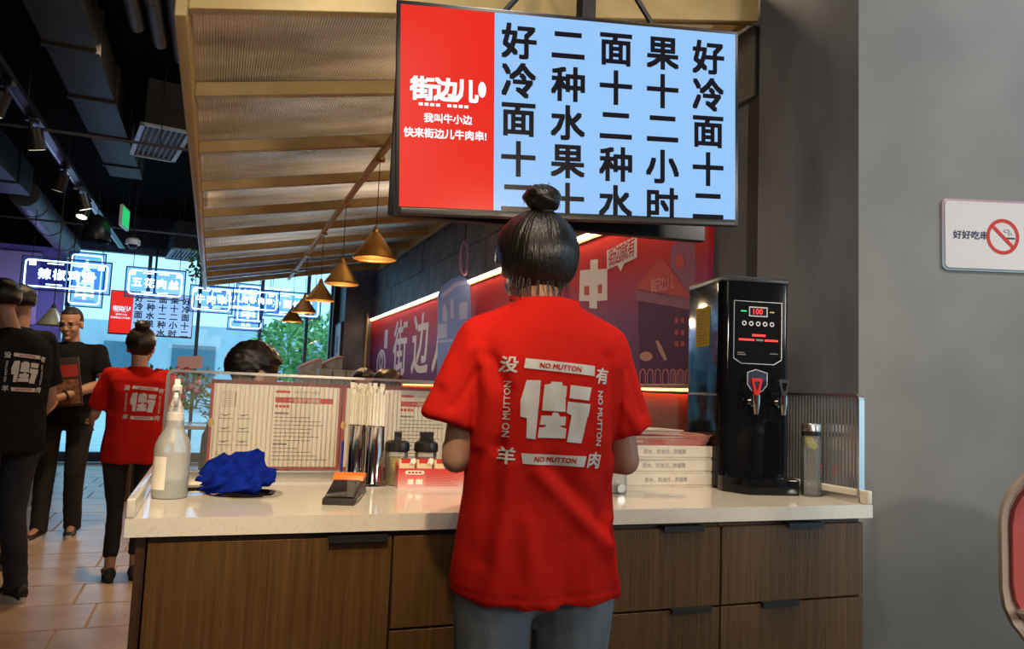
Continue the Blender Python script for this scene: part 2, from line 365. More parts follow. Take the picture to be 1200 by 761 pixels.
HX, HY, HR, S = .10, 2.225, .088, .13
g = G(); X0, X1, Y0, Y1, ZA, ZB = -.155, 1.935, 1.852, 2.68, CT - .04, CT
bm = g.bm
n = 32; P2 = []
for i in range(n):
    a = 2 * math.pi * (i + .5) / n; P2.append((math.cos(a), math.sin(a)))
def sq(c, s): k = max(abs(c), abs(s)); return c / k, s / k
outl = [(X0, Y0), (X1, Y0), (X1, Y1), (X0, Y1)]
corners = [(HX - S, HY - S), (HX + S, HY - S), (HX + S, HY + S), (HX - S, HY + S)]
for z in (ZA, ZB):
    g.add([V((*p, z)) for p in outl + corners], [(0, 1, 5, 4), (1, 2, 6, 5), (2, 3, 7, 6), (3, 0, 4, 7)])
    ci = [V((HX + HR * c, HY + HR * s_, z)) for c, s_ in P2]
    so = []
    for c, s_ in P2:
        q = sq(c, s_); so.append(V((HX + S * q[0], HY + S * q[1], z)))
    g.add(ci + so, [(i, (i + 1) % n, n + (i + 1) % n, n + i) for i in range(n)])
    for k in range(4):   # the square's corners
        a = (math.pi / 4) + k * math.pi / 2; i = int((a / (2 * math.pi)) * n - .5)
        g.add([so[i], so[(i + 1) % n], V((HX + S * (1 if math.cos(a) > 0 else -1), HY + S * (1 if math.sin(a) > 0 else -1), z))], [(0, 1, 2)])
g.add([V((HX + HR * c, HY + HR * s_, ZA)) for c, s_ in P2] + [V((HX + HR * c, HY + HR * s_, ZB)) for c, s_ in P2], [(i, (i + 1) % n, n + (i + 1) % n, n + i) for i in range(n)])
g.add([V((*p, ZA)) for p in outl] + [V((*p, ZB)) for p in outl], [(i, (i + 1) % 4, 4 + (i + 1) % 4, 4 + i) for i in range(4)])
bmesh.ops.remove_doubles(bm, verts=bm.verts, dist=.0002)
wt = tag(g.build('worktop', K['quartz']), 'speckled cream quartz worktop with a round waste hole', 'worktop')
for x in (X0, X1 - .018):
    G().b2((x, Y0, CT), (x + .018, Y1, CT + .042)).build('upstand', K['quartz'], wt, bev=.005, seg=3)
cz = thing('waste_chute', 'round steel waste chute set into the worktop under the blue cloth', 'waste bin', (HX, HY, CT - .3))
G().lathe([(.1, .3), (.1, .303), (.088, .3035), (.082, .297), (.080, .295), (.080, .02), (.082, .02), (.0845, .294), (.09, .30)], n=40, caps=False).build('ring', K['steel'], cz, smooth=True)
G().lathe([(.082, .0), (.082, .02)], n=32).build('base', K['black'], cz)

# ------------------------------------------------------------------ ribbed screens with bright metal frames
def ribs(p0, p1, z0, z1, pitch, amp):
    p0, p1 = V(p0), V(p1); L = (p1 - p0).length; d = (p1 - p0) / L; nrm = V((d.y, -d.x, 0)); k = int(L / pitch); g = G(); vs = []
    for i in range(k * 4 + 1):
        q = p0 + d * (L * i / (k * 4)); h = nrm * (amp * (1 - abs(math.sin(math.pi * i / 4 + math.pi / 2)) ))
        vs += [q - h + V((0, 0, z0)), q - h + V((0, 0, z1))]
    g.add(vs, [(2 * i, 2 * i + 2, 2 * i + 3, 2 * i + 1) for i in range(k * 4)]); return g
def framed_screen(name, label, p0, p1, z0, z1):
    p0, p1 = V(p0), V(p1); L = (p1 - p0).length; d = (p1 - p0) / L
    t = thing(name, label, 'screen', (*p0.xy, z0), math.atan2(d.y, d.x)); h = z1 - z0; r = .02
    ribs((.006, 0, 0), (L - .006, 0, 0), .02, h - .008, .0145, .0035).build('ribbed_sheet', K['ribbed'], t, smooth=True, fix=False, kind='stuff')
    pts = [(0, 0), (0, h - r)] + [(r - r * math.cos(a), h - r + r * math.sin(a)) for a in (R(30), R(60), R(90))] + [(L - r + r * math.sin(a), h - r + r * math.cos(a)) for a in (0, R(30), R(60), R(90))] + [(L, 0)]
    g = G(); rg = []
    for i, (x, z) in enumerate(pts):
        cx, cz_ = L / 2, h * .4; dx = (1 if x < .03 else -1 if x > L - .03 else 0); ix = x + (.008 if x < r * .5 else -.008 if x > L - r * .5 else (.004 if x < r else -.004 if x > L - r else 0)); iz = z - (.008 if z > h - r * .5 else (.004 if z > h - r else 0))
        rg.append([V((x, -.011, z)), V((x, .011, z)), V((ix, .011, iz)), V((ix, -.011, iz))])
    g.loft(rg).build('frame', K['steelbrush'], t, smooth=False)
    G().b2((0, -.014, 0), (L, .014, .022)).build('rail', K['steelbrush'], t, bev=.002)
    return t
framed_screen('ribbed_screen', 'long ribbed clear screen in a bright frame along the back of the counter', (-.135, GY, 0), (1.92, GY, 0), CT, 1.252)
framed_screen('ribbed_screen', 'short ribbed clear screen at the wall end of the counter beside the glass bottle', (1.925, 1.885, 0), (1.925, GY - .03, 0), CT, 1.262)
# ------------------------------------------------------------------ sloping awning of gold timber and fluted sheets
AX0, AX1, AY0, PIT, NB = -.16, 2.09, 2.62, .88, 9
za = lambda x: 2.44 + .2 * (x + .15)
aw = thing('awning', 'long sloping awning of gold painted timber over fluted translucent sheets', 'awning', (AX0, AY0, 2.4))
def aloc(x, y, z): return V((x - AX0, y - AY0, z - 2.4))
AL = NB * PIT + .05
def slopebox(x0, x1, y0, y1, d0, d1): # a bar following the slope; d = height above the beam underside
    g = G(); g.add([aloc(x, y, za(x) + d) for d in (d0, d1) for x, y in ((x0, y0), (x1, y0), (x1, y1), (x0, y1))],
                   ((3, 2, 1, 0), (4, 5, 6, 7), (0, 1, 5, 4), (1, 2, 6, 5), (2, 3, 7, 6), (3, 0, 4, 7))); return g
for k in range(NB + 1):
    y = AY0 + k * PIT; dp = .0 if k else -.02
    slopebox(AX0, AX1, y, y + .045, dp, .10 if k == 0 else .065).build('beam', K['gold'], aw, bev=.003, seg=1)
slopebox(AX0 - .04, AX0, AY0 - .01, AY0 + AL, -.05, .13).build('fascia', K['gold'], aw, bev=.004, seg=1)
slopebox(AX1 - .05, AX1, AY0 + .05, AY0 + AL, -.01, .10).build('wall_plate', K['gold'], aw, bev=.003, seg=1)
RX = .845
slopebox(RX - .02, RX + .02, AY0 + .05, AY0 + AL, -.035, -.002).build('lamp_rail', K['gold'], aw, bev=.002, seg=1)
for k in range(NB):
    g = G(); vs = []; n = 214
    for i in range(n * 2 + 1):
        x = AX0 + (AX1 - AX0) * i / (n * 2); z = za(x) + .068 + (.0035 if i % 2 else 0)
        vs += [aloc(x, AY0 + k * PIT + .01, z), aloc(x, AY0 + (k + 1) * PIT + .03, z + .0005)]
    g.add(vs, [(2 * i, 2 * i + 1, 2 * i + 3, 2 * i + 2) for i in range(n * 2)])
    g.build('fluted_sheet', K['sheet'], aw, fix=False)
pn = None
PL = ['nearest the television', 'second from the television', 'in the middle of the row', 'second from the far window', 'closest to the far window']
for i, y in enumerate((4.53, 5.80, 7.06, 8.36, 9.70)):
    lab = 'brass cone pendant lamp under the awning, ' + PL[i]
    if pn is None:
        pn = thing('pendant_lamp', lab, 'lamp', (RX, y, 1.99), 0, 'brass pendants along the awning rail')
        zt = za(RX) - .036 - 1.99
        G().lathe([(.126, -.008), (.130, 0), (.128, .006), (.022, .155), (.012, .160), (.012, .158), (.018, .150), (.122, .003)], n=40, caps=False).build('shade', K['brass'], pn, smooth=True)
        G().lathe([(.0, .195), (.012, .192), (.016, .175), (.022, .168), (.022, .155), (0, .154)], n=20).build('cap', K['brass'], pn, smooth=True)
        G().tube([(0, 0, .19), (0, 0, zt - .01)], .0025, 6).build('cord', K['ink'], pn)
        G().lathe([(.03, zt - .02), (.03, zt), (0, zt)], n=20).build('ceiling_rose', K['brass'], pn)
        G().ell((0, 0, .05), .026).build('bulb', K['lens'], pn, smooth=True)
    else: dup(pn, (RX, y, 1.99), 0, lab)
    point('pendant_light', (RX, y, 1.975), 14, WARM, .03)

# ------------------------------------------------------------------ television hung over the counter, and the one behind it
def tv(name, label, W, H, loc, rz, tilt, roll, content, bez=.011, rest='ceiling'):
    t = thing(name, label, 'television', loc, rz); t.rotation_mode = 'XYZ'; t.rotation_euler = (-tilt, roll, rz)
    G().box((0, .022, 0), (W, .03, H)).build('housing', K['screenblack'], t, bev=.004)
    G().box((0, .05, -.03), (W * .8, .03, H * .7)).build('rear_cover', K['blackplastic'], t, bev=.006)
    G().box((0, .008, -H / 2 + .008), (W * .97, .012, .016)).build('lower_bezel', K['blackplastic'], t, bev=.002)
    if content: content(t, W - 2 * bez, H - 2.4 * bez)
    return t
def slash_screen(t, W, H, big=True):
    xr = -W / 2 + W * .263
    f = lambda a, b, h=0: V((a, .0068 - h, b))
    dz = .006
    G().rect(-W / 2, -H / 2 + dz, xr, H / 2 + dz * .3, f).build('red_panel', K['scr_red'], t)
    G().rect(xr, -H / 2 + dz, W / 2, H / 2 + dz * .3, f).build('blue_panel', K['scr_blue'], t)
    cols = ['好冷面十二', '二种水果十', '面十二种水', '果十二小时', '好冷面十二']
    f2 = lambda a, b, h=0: V((a, .0060, b)); g = G(); s = W / .978
    for i, c in enumerate(cols):
        for j, ch in enumerate(c):
            g.text(ch, .102 * s, f2, (-.5 + .337 + .1415 * i) * s, (.205 - .1105 * j) * s * .99, bold=.035)
    g.build('lettering', K['scr_ink'], t)
    g = G(); cx = -W / 2 + W * .128
    for ch, dx, sc_, by in (('街', -.066, .066, 0), ('边', -.002, .066, 0), ('儿', .055, .066, 0)): g.text(ch, sc_ * s, f2, cx + dx * s, .053 * s, bold=.05)
    g.text('我叫牛小边', .0265 * s, f2, cx + .005 * s, -.026 * s, bold=.03); g.text('快来街边儿牛肉串!', .0275 * s, f2, cx - .002 * s, -.068 * s, bold=.03)
    g.disc(cx + .098 * s, .06 * s, .011 * s, f2, .022 * s)
    for k in range(9):
        if k != 4: g.rect(cx + (-.075 + .0155 * k) * s, .006 * s, cx + (-.064 + .0155 * k) * s, .014 * s, f2)
    g.build('lettering', K['scr_white'], t)
T1 = tv('television', 'large television showing black characters on blue and a red panel', 1.0, .578, (.896, 1.899, 1.999), -.164, .063, 0, slash_screen)
T1.rotation_euler = (0, 0, 0)
yv, tl, rl = -.164, .063, .0485
ux = V((math.cos(yv), math.sin(yv), 0)); nn = V((math.sin(yv), -math.cos(yv), 0)); up = V((0, 0, 1)) * math.cos(tl) + nn * math.sin(tl)
a_ = ux * math.cos(rl) + up * math.sin(rl); b_ = up * math.cos(rl) - ux * math.sin(rl)
T1.rotation_euler = M((a_, a_.cross(b_) * -1, b_)).transposed().to_euler()
pole = thing('television_mount', 'black ceiling pole and brackets holding the two televisions', 'bracket', (.975, 2.02, 3.6))
G().b2((-.022, -.022, -1.45), (.022, .022, 0)).build('pole', K['black'], pole)
G().b2((-.09, -.09, -.02), (.09, .09, 0)).build('ceiling_plate', K['black'], pole)
G().box((0, .0, -1.55), (.35, .05, .22), rz=-.164).build('cross_plate', K['black'], pole)
for s in (-1, 1): G().tube([(s * .02, 0, -.95), (s * .3, -.03, -1.33)], .009, 6).tube([(s * .3, -.03, -1.33), (s * .3, -.0, -1.5)], .009, 6).build('strut', K['black'], pole)
T2 = tv('television', 'dark television mounted back to back behind the lit one', 1.0, .578, (.94, 2.15, 2.015), -.164 + math.pi, .0, 0, None)

# ------------------------------------------------------------------ printed mural wall with light strip, ledge and lit booth back
MX = WX
mu = thing('mural', 'red and purple printed mural with white characters along the right hand wall', 'mural', (MX, 2.99, 1.30))
K['mural'] = grad_mat('mural_print', [(0, (.10, .035, .12)), (.42, (.17, .04, .16)), (.75, (.42, .02, .028)), (1, (.52, .018, .016))], .55, 2, 0, .88, spec=.12)
K['m_wht'] = mat('mural_white', (.62, .6, .66), .6); K['m_pur'] = mat('mural_purple', (.085, .022, .09), .6, spec=.15); K['m_red'] = mat('mural_red', (.40, .02, .022), .6)
K['m_mid'] = mat('mural_plum', (.20, .045, .12), .6); K['m_pink'] = mat('mural_pink', (.55, .16, .2), .6); K['m_tan'] = mat('mural_tan', (.5, .24, .2), .6)
G().b2((0, 0, 0), (.028, 8.3, .885)).build('panel', K['mural'], mu)
def mp(off): # picture point on the mural plane, as a local point
    def f(px, py): p = at_x(px, py, MX); return V((-off, p.y - 2.99, p.z - 1.30))
    return f
def mw(off): return lambda y, z, h=0: V((-off, y - 2.99, z - 1.30))
def mprint(name, m, off, polys=(), discs=()):
    g = G()
    for p in polys: g.flat(p, mp(off))
    for d in discs: g.disc(*d[:3], mp(off), d[3])
    return g.build(name, K[m], mu, fix=False)
mprint('tower', 'm_mid', .001, [[(786, 452), (786, 290), (798, 281), (815, 281), (815, 452)]])
mprint('tent_body', 'm_pur', .002, [[(748, 349), (812, 357), (812, 434), (750, 432)]])
mprint('tent_band', 'm_mid', .003, [[(745, 340), (812, 353), (814, 364), (746, 352)]])
mprint('tent_roof', 'm_red', .003, [[(775, 300), (812, 350), (745, 338)]])
for wn_ in [[(792, 314), (792, 303), (795, 297), (799, 297), (802, 303), (802, 315)]] + [[(x, y), (x + 4, y), (x + 4, y + 6), (x, y + 6)] for x in (791.5, 798.5) for y in (373, 387, 400)]: mprint('window', 'm_red', .003, [wn_])
mprint('coin', 'm_tan', .004, (), [(758, 418, 7.5, 5.5)]); mprint('coin', 'm_tan', .004, [[(769, 400), (772, 399), (777, 407), (782, 420), (782, 423), (779, 422), (773, 412)]])
g = G()
for i in range(7): # arched fence
    x0, x1 = 750 + i * 8.9, 757.5 + i * 8.9
    o = [(x0, 450), (x0, 438)] + [((x0 + x1) / 2 - (x1 - x0) / 2 * math.cos(a), 438 - 6 * math.sin(a)) for a in (R(40), R(90), R(140))] + [(x1, 438), (x1, 450)]
    q = [((x - (x0 + x1) / 2) * .72 + (x0 + x1) / 2, y + (1.2 if y < 440 else 0)) for x, y in o]
    f = mp(.003); n = len(o); g.add([f(*p) for p in o + q], [(j, j + 1, n + j + 1, n + j) for j in range(n - 1)])
g.build('arched_fence', K['m_pink'], mu, fix=False)
mprint('big_character', 'm_wht', .002, [[(692, 305), (701, 304), (701, 316), (712, 315), (712, 352), (700, 353), (700, 362), (691, 361), (691, 353), (679, 353), (680, 317), (692, 316)]])
mprint('character_opening', 'm_red', .003, [[(685, 336), (691, 335), (691, 346), (685, 346)]]); mprint('character_opening', 'm_red', .003, [[(701, 334), (706, 333), (706, 344), (701, 344)]])
mprint('speech_bubble', 'm_wht', .003, [[(711.5, 294), (747, 276), (747, 302), (732, 309), (728, 318), (724, 311), (712, 316)]])
g = G(); p0 = at_x(714, 303, MX); p1 = at_x(745, 288, MX)
for i, ch in enumerate('街边就有'):
    t_ = (i + .5) / 4; g.text(ch, .105, lambda a, b, i_=0: V((-.005, (p0.y + (p1.y - p0.y) * t_) - 2.99 - a * .78, (p0.z + (p1.z - p0.z) * t_) - 1.30 + b * 1.15 + a * .10)), bold=.012)
g.build('lettering', K['m_red'], mu, fix=False)
g = G(); p0 = at_x(777, 333, MX)
g.text('街边儿', .075, lambda a, b, h=0: V((-.005, p0.y - 2.99 - a, p0.z - 1.30 + b)), bold=.04); g.build('lettering', K['m_pink'], mu, fix=False)
g = G()
for ch, y in (('街', 9.35), ('边', 8.35), ('儿', 7.45)): g.text(ch, .72, lambda a, b, h=0: V((-.002, y - 2.99 - a * 1.05, .43 + b)), bold=.02)
g.build('lettering', K['m_wht'], mu, fix=False)
g = G(); f = mw(.002)
g.disc(10.45, 1.55, .3, f, .2, ri=.72); g.disc(10.45, 1.58, .12, f, .12, ri=.5); g.rect(10.1, 1.75, 10.3, 2.0, f); g.build('round_emblem', K['m_wht'], mu, fix=False)
G().b2((-.012, 0, .885), (.028, 8.3, .905)).build('top_trim', K['gold'], mu)
sl = thing('light_strip', 'glowing warm light strip along the top of the mural', 'lamp', (MX - .02, 2.99, 2.208))
G().b2((-.014, .02, .0), (.014, 8.28, .012)).build('diffuser', K['ledwarm'], sl)
G().b2((-.018, .0, .012), (.020, 8.3, .022)).build('channel', K['steelbrush'], sl)
K['ledge'] = mat('ledge_board', (.5, .38, .34), .3, metal=.2)
lg = thing('ledge', 'narrow ledge board running below the mural over a glowing red fluted panel', 'shelf', (MX, 2.99, 0))
G().b2((-.07, 0, 1.275), (.028, 8.3, 1.295)).build('board', K['ledge'], lg, bev=.003)
G().b2((-.055, .02, 1.262), (-.04, 8.28, 1.274)).build('orange_light', K['ledorange'], lg)
g = G(); vs = []
for i in range(461): vs += [V((-.012 - (.018 if i % 2 else 0), i * .018, .95)), V((-.012 - (.018 if i % 2 else 0), i * .018, 1.275))]
g.add(vs, [(2 * i, 2 * i + 1, 2 * i + 3, 2 * i + 2) for i in range(460)]).build('fluted_panel', mat('fluted_red', (.42, .10, .05), .45), lg, fix=False)
bn = thing('bench', 'dark booth bench below the mural, behind the counter screen', 'bench', (1.86, 3.1, 0))
G().b2((-.22, 0, .12), (.24, 5.2, .40)).build('base', K['wooddark'], bn); K['navy'] = mat('navy_leather', (.03, .035, .07), .5)
G().b2((-.23, 0, .40), (.24, 5.2, .47)).build('seat', K['navy'], bn, bev=.015); G().b2((.14, 0, .47), (.24, 5.2, .95)).build('backrest', K['navy'], bn, bev=.015)
# light blue projecting board with an oval link, in front of the mural
K['skyb'] = mat('pale_blue_board', (.13, .25, .72), .45); K['skyl'] = mat('pale_blue_print', (.30, .42, .85), .5); K['lav'] = mat('lavender_link', (.42, .28, .5), .4)
PB = at_y(532, 400, 6.5)
pb = thing('projecting_board', 'pale blue arched board with a lavender oval link, beside the big white characters', 'sign', (PB.x, 6.5, 1.295), R(-14))
def bp(px, py): p = at_y(px, py, 6.5); return (p.x - PB.x, p.z - 1.295)
fb = lambda a, b, h=0: V((a, h, b))
ol = [(513, 446), (514, 344), (520, 334), (529, 327), (535, 325), (536, 322), (540, 324), (546, 327), (550, 336), (551, 360), (551, 446)]
G().prism([bp(*q) for q in ol], fb, .03).build('board', K['skyb'], pb)
g = G(); f2 = lambda a, b, h=0: V((a, -.002, b))
for P_ in ([(517, 345), (534, 331), (546, 329), (548, 333), (535, 336), (518, 350)], [(519, 360), (522, 356), (525, 366), (524, 378), (519, 376)], [(528, 352), (531, 350), (532, 372), (528, 374)], [(513.5, 380), (524, 379), (524, 396), (513.5, 397)], [(514, 399), (548, 396), (548, 399), (514, 402)], [(538, 356), (547, 354), (547, 374), (538, 375)]): g.flat([bp(*q) for q in P_], f2)
g.build('line_print', K['skyl'], pb, fix=False)
x_, z_ = bp(544, 303); g = G(); gi = []
for i in range(20):
    a = 2 * math.pi * i / 20; gi.append(V((x_ + .035 * math.cos(a), .014, z_ + .15 * math.sin(a))))
g.tube(gi + gi[:1], .014, 8).build('oval_link', K['lav'], pb, smooth=True)
G().tube([(x_, .014, z_ + .15), (x_, .014, za(PB.x) - 1.295 + .01)], .006, 6).build('rod', K['black'], pb)
# ------------------------------------------------------------------ things on the counter
K['bottlepl'] = clear_mat('milky_plastic', (.88, .88, .82), .3, 1.35, haze=.42); K['teal'] = mat('teal_liquid', (.22, .48, .44), .15)
sb = thing('spray_bottle', 'milky plastic spray bottle with a little teal liquid at the worktop end', 'bottle', (-.085, 2.17, CT), .0)
G().lathe([(0, .001), (.040, .001), (.043, .006), (.0435, .13), (.0385, .146), (.0255, .172), (.0225, .182), (.0215, .196), (0, .196)], n=32).build('body', K['bottlepl'], sb, smooth=True)
G().lathe([(0, .003), (.038, .003), (.0415, .008), (.0415, .046), (0, .046)], n=32).build('liquid', K['teal'], sb, smooth=True)
G().lathe([(0, .196), (.0215, .196), (.0215, .214), (.018, .216), (.018, .232), (0, .232)], n=28).build('collar', K['white'], sb, smooth=True)
g = G().loft([[V((x * sx, y * sy, z)) for x, y in ((-1, -1), (1, -1), (1, 1), (-1, 1))] for z, sx, sy in ((.232, .015, .016), (.252, .009, .016), (.262, .009, .018), (.266, .011, .024), (.283, .011, .028), (.287, .007, .026), (.302, .0065, .022))])
g.build('spray_head', K['white'], sb, bev=.002)
G().loft([[V((x * .005, y0 + y, z)) for x, y in ((-1, 0), (1, 0), (1, .006), (-1, .006))] for z, y0 in ((.268, -.036), (.255, -.042), (.245, -.040), (.236, -.034))]).build('trigger', K['white'], sb, bev=.001)
G().b2((-.008, -.042, .272), (.008, -.026, .284)).build('nozzle', K['white'], sb, bev=.002)
g = G(); vs = []
for i in range(9):
    a = R(200 + i * 7); vs += [V((.0442 * math.cos(a), .0442 * math.sin(a), .024)), V((.0442 * math.cos(a), .0442 * math.sin(a), .106))]
g.add(vs, [(2 * i, 2 * i + 2, 2 * i + 3, 2 * i + 1) for i in range(8)]).build('label', K['paper'], sb, fix=False)

def folded_cloth(g, path, width, th, ax, org, wob=.004, n=14, seed=0):
    # a sheet folded along path (pairs across, up), extruded along ax
    ax = V(ax).normalized(); sd = V((0, 0, 1)).cross(ax).normalized(); up = ax.cross(sd) * -1
    up = V((0, 0, 1)); rg = []
    for i in range(n + 1):
        t = i / n; ring = []
        for k, (u, v) in enumerate(path):
            q = V(org) + ax * (width * (t - .5)) + sd * u + up * v
            q += (sd * noise.noise(V((t * 3, k * .5, seed))) + up * noise.noise(V((t * 3, k * .5, seed + 9)))) * wob * 3
            ring.append(q)
        rg.append(ring)
    g.loft(rg, caps=False, closed=False)
def solid(o, th, sub=1):
    m = o.modifiers.new('thick', 'SOLIDIFY'); m.thickness = th; m.offset = 0
    if sub: s = o.modifiers.new('soft', 'SUBSURF'); s.levels = sub; s.render_levels = sub
    return o
K['cloth_w'] = mat('cream_cloth', (.66, .62, .52), .95, bump=.4, scale=120)
g = G(); folded_cloth(g, [(-.03, .004), (0, .004), (.026, .006), (.034, .014), (.026, .022), (.0, .02), (-.03, .017), (-.036, .024), (-.03, .03), (0, .031), (.02, .029)], .11, .004, (.95, .12, 0), (-.018, 2.24, CT + .003), .0015, seed=3)
tag(solid(g.build('folded_cloth', K['cloth_w'], smooth=True, fix=False), .005), 'cream folded cloth tucked between the spray bottle and the blue cloth', 'cloth')
K['blue'] = mat('blue_microfibre', (.003, .013, .20), .95, col2=(.006, .026, .33), scale=40, bump=.5, bscale=300, spec=.1)
# crumpled microfibre cloth: a gathered bundle of folds over the chute
def blue_cloth():
    g = G()
    L = [  # each fold: ridge line points (x, y, z, half width) in local metres
        [(-.10, -.01, .025, .03), (-.06, -.035, .03, .034), (0, -.055, .022, .032), (.05, -.065, .014, .026)],
        [(-.085, .02, .05, .034), (-.03, -.015, .052, .034), (.03, -.03, .038, .03), (.085, -.03, .028, .022)],
        [(-.06, .035, .075, .03), (-.025, .015, .085, .034), (.03, .0, .058, .03), (.095, -.005, .04, .024)],
        [(-.02, .05, .07, .034), (.03, .04, .075, .034), (.07, .03, .06, .026), (.098, .025, .055, .018)],
        [(.0, .06, .085, .03), (.04, .055, .105, .024), (.06, .05, .09, .026), (.075, .045, .06, .024)]]
    for f in L:
        for a, b in zip(f[:-1], f[1:]): g.cap(a[:3], b[:3], a[3] * .8, b[3] * .8, 10)
    g.ell((0, .01, .03), (.09, .055, .03)); g.frus((.0, .05, .08), (.062, .045, .122), .03, .012); g.frus((-.07, .03, .06), (-.035, .02, .108), .03, .012)
    g.frus((.07, .0, .05), (.105, .0, .062), .02, .014); g.frus((.08, -.04, .03), (.108, -.045, .036), .016, .005); g.frus((.03, -.06, .02), (.055, -.085, .004), .024, .012)
    me = remesh(g, .0045, 3)
    NN = [v.normal.copy() for v in me.vertices]
    for v, n_ in zip(me.vertices, NN):
        p = v.co
        an_ = math.atan2(p.z + .012 - .15 * p.y, p.x + .165) * 15 + 1.1 * noise.noise(p * 9); s1 = 1.6 * (1 - abs(math.sin(an_))) ** 1.3 - .8; s2 = noise.noise(p * 22)
        v.co = p + n_ * (.0075 * s1 + .0025 * s2)
        v.co = V((v.co.x * .88, v.co.y * .85, max(.001, v.co.z * .93)))
    return put('microfibre_cloth', me, K['blue'], None, (.082, 2.232, CT + .004), 0, True, 80)
tag(blue_cloth(), 'crumpled blue microfibre cloth lying over the waste chute', 'cloth')

# card terminal: thin body rising to the orange printer lid
ct = thing('card_terminal', 'black handheld card terminal with an orange printer lid on the worktop', 'card reader', (.352, 2.115, CT), R(-17))
K['charcoal'] = mat('charcoal_plastic', (.03, .028, .025), .4); K['orange'] = mat('orange_plastic', (.85, .19, .02), .4)
Lh = .125; pr = [(-Lh, .0), (-Lh, .016), (-.075, .02), (.05, .043), (.075, .052), (Lh * .85, .05), (Lh, .036), (Lh, .004), (.03, .0)]
g = G(); g.loft([[V((s * .041, y, z)) for y, z in pr] for s in (-1, 1)]); g.build('body', K['charcoal'], ct, bev=.004)
sl_ = lambda a, b, h=0: V((a, -.115 + b, .0188 + .0012 + b * .184 + h))
G().rect(-.036, 0, .036, .145, sl_).build('screen', mat('terminal_glass', (.01, .01, .012), .05), ct)
g = G(); g.loft([[V((s * .042, y, z)) for y, z in ((.036, .043), (.046, .057), (.08, .062), (.112, .058), (.112, .045))] for s in (-1, 1)]); g.build('printer_lid', K['orange'], ct, bev=.003)
for s in (-1, 1): G().b2((s * .043 - .001, -.1, .009), (s * .043 + .001, .02, .013)).build('silver_trim', K['steel'], ct)

# two steel canisters of wrapped straws
K['straw'] = mat('straw_paper', (.80, .76, .66), .85)
def canister(x, y, where):
    c = thing('straw_canister', 'tall polished steel canister of paper wrapped straws, ' + where, 'canister', (x, y, CT), 0, 'steel straw canisters')
    G().lathe([(0, 0), (.042, 0), (.043, .004), (.040, .008), (.032, .011), (.0295, .016), (.029, .178), (.0305, .182), (.029, .184), (.027, .18), (.027, .02), (0, .02)], n=32).build('body', K['steel'], c, smooth=True)
sm2 = None
for (x, y, where) in ((.430, 2.425, 'beside the card terminal'), (.474, 2.37, 'beside the black lidded jars')):
    canister(x, y, where)
    for k in range(19):
        r = 0 if k == 0 else (.0135 if k < 7 else .0235 if k < 19 else .02); a = k * (2 * math.pi / (6 if k < 7 else 12)) + random.uniform(-.1, .1)
        lean = random.uniform(0, .05)
        if sm2 is None:
            g = G().lathe([(.0001, 0), (.0043, .004), (.0046, .02), (.0046, .272), (.0040, .282)], n=8, caps=False)
            g.loft([[V((sx * .0046 * q, sy * e, z)) for sx, sy in ((-1, -1), (1, -1), (1, 1), (-1, 1))] for z, q, e in ((.281, .9, .003), (.288, 1.3, .0008), (.30, 1.5, .0008))])
            s = g.build('wrapped_straw', K['straw'], smooth=True); sm2 = s.data
        else: s = bpy.data.objects.new('wrapped_straw', sm2); COL.objects.link(s)
        s.location = (x + r * math.cos(a), y + r * math.sin(a), CT + .021 - random.uniform(0, .0003)); s.rotation_euler = (lean * -math.sin(a), lean * math.cos(a), random.uniform(0, 3.1))
        s.rotation_euler = (0, 0, random.uniform(0, 3.1)); s.scale = (1, 1, random.uniform(.90, .98))
        tag(s, 'white paper wrapped straw standing in the steel canister ' + where, 'straw', 'wrapped straws ' + where)
for k, cc in enumerate(((.02, .04, .3), (.4, .02, .02))): # pens between screen and canister
    o = G().lathe([(.001, 0), (.004, .008), (.004, .125), (.003, .13)], n=10).build('pen', mat('pen_%s' % 'blue red'.split()[k], cc, .3), None, ((.395, .53)[k], (2.475, 2.45)[k], CT))
    tag(o, ('blue pen standing behind the straw canister', 'red pen standing behind the straw canister')[k], 'pen')

# black lidded seasoning jars and the red carton of packets in front
K['mustard'] = mat('mustard_powder', (.42, .32, .07), .9, col2=(.5, .4, .12), scale=60)
fills = [K['mustard'], mat('chilli_powder', (.35, .09, .03), .9, col2=(.42, .14, .05), scale=60), mat('sesame', (.5, .4, .28), .9, col2=(.38, .3, .2), scale=80)]
JL = ['of mustard yellow powder, next to the straw canisters', 'of chilli powder with its wide spout facing front, behind the red carton', 'of pale seasoning, half hidden by the woman\'s elbow']
for i, x in enumerate((.553, .645, .737)):
    j = thing('seasoning_jar', 'black lidded jar ' + JL[i], 'jar', (x, 2.40 - i * .003, CT), (R(80), 0, R(50))[i], 'black lidded jars on the counter')
    G().lathe([(.0, 0), (.033, 0), (.0345, .003), (.0345, .098), (.031, .106), (.031, .11)], n=28, caps=False).build('body', K['bottleglass'], j, smooth=True)
    G().lathe([(0, .003), (.032, .003), (.0325, .006), (.0325, .085), (0, .088)], n=24).build('filling', fills[i], j, smooth=True)
    G().lathe([(0, .104), (.036, .104), (.0385, .108), (.0385, .122), (.037, .132), (.028, .138), (0, .1385)], n=28).build('lid', K['blackplastic'], j, smooth=True)
    g = G().loft([[V((x_ * w_, y_ * .011, z)) for x_, y_ in ((-1, -1), (1, -1), (1, 1), (-1, 1))] for z, w_ in ((.137, .023), (.15, .02), (.163, .022), (.166, .021))]); g.build('flip_spout', K['blackplastic'], j, bev=.002)
cb = thing('packet_carton', 'open red and white carton of tissue packets in front of the jars', 'carton', (.672, 2.315, CT), R(-4))
K['carton'] = grad_mat('carton_print', [(0, (.72, .5, .46)), (.45, (.68, .2, .17)), (1, (.62, .035, .03))], .4, 2, .0, .06)
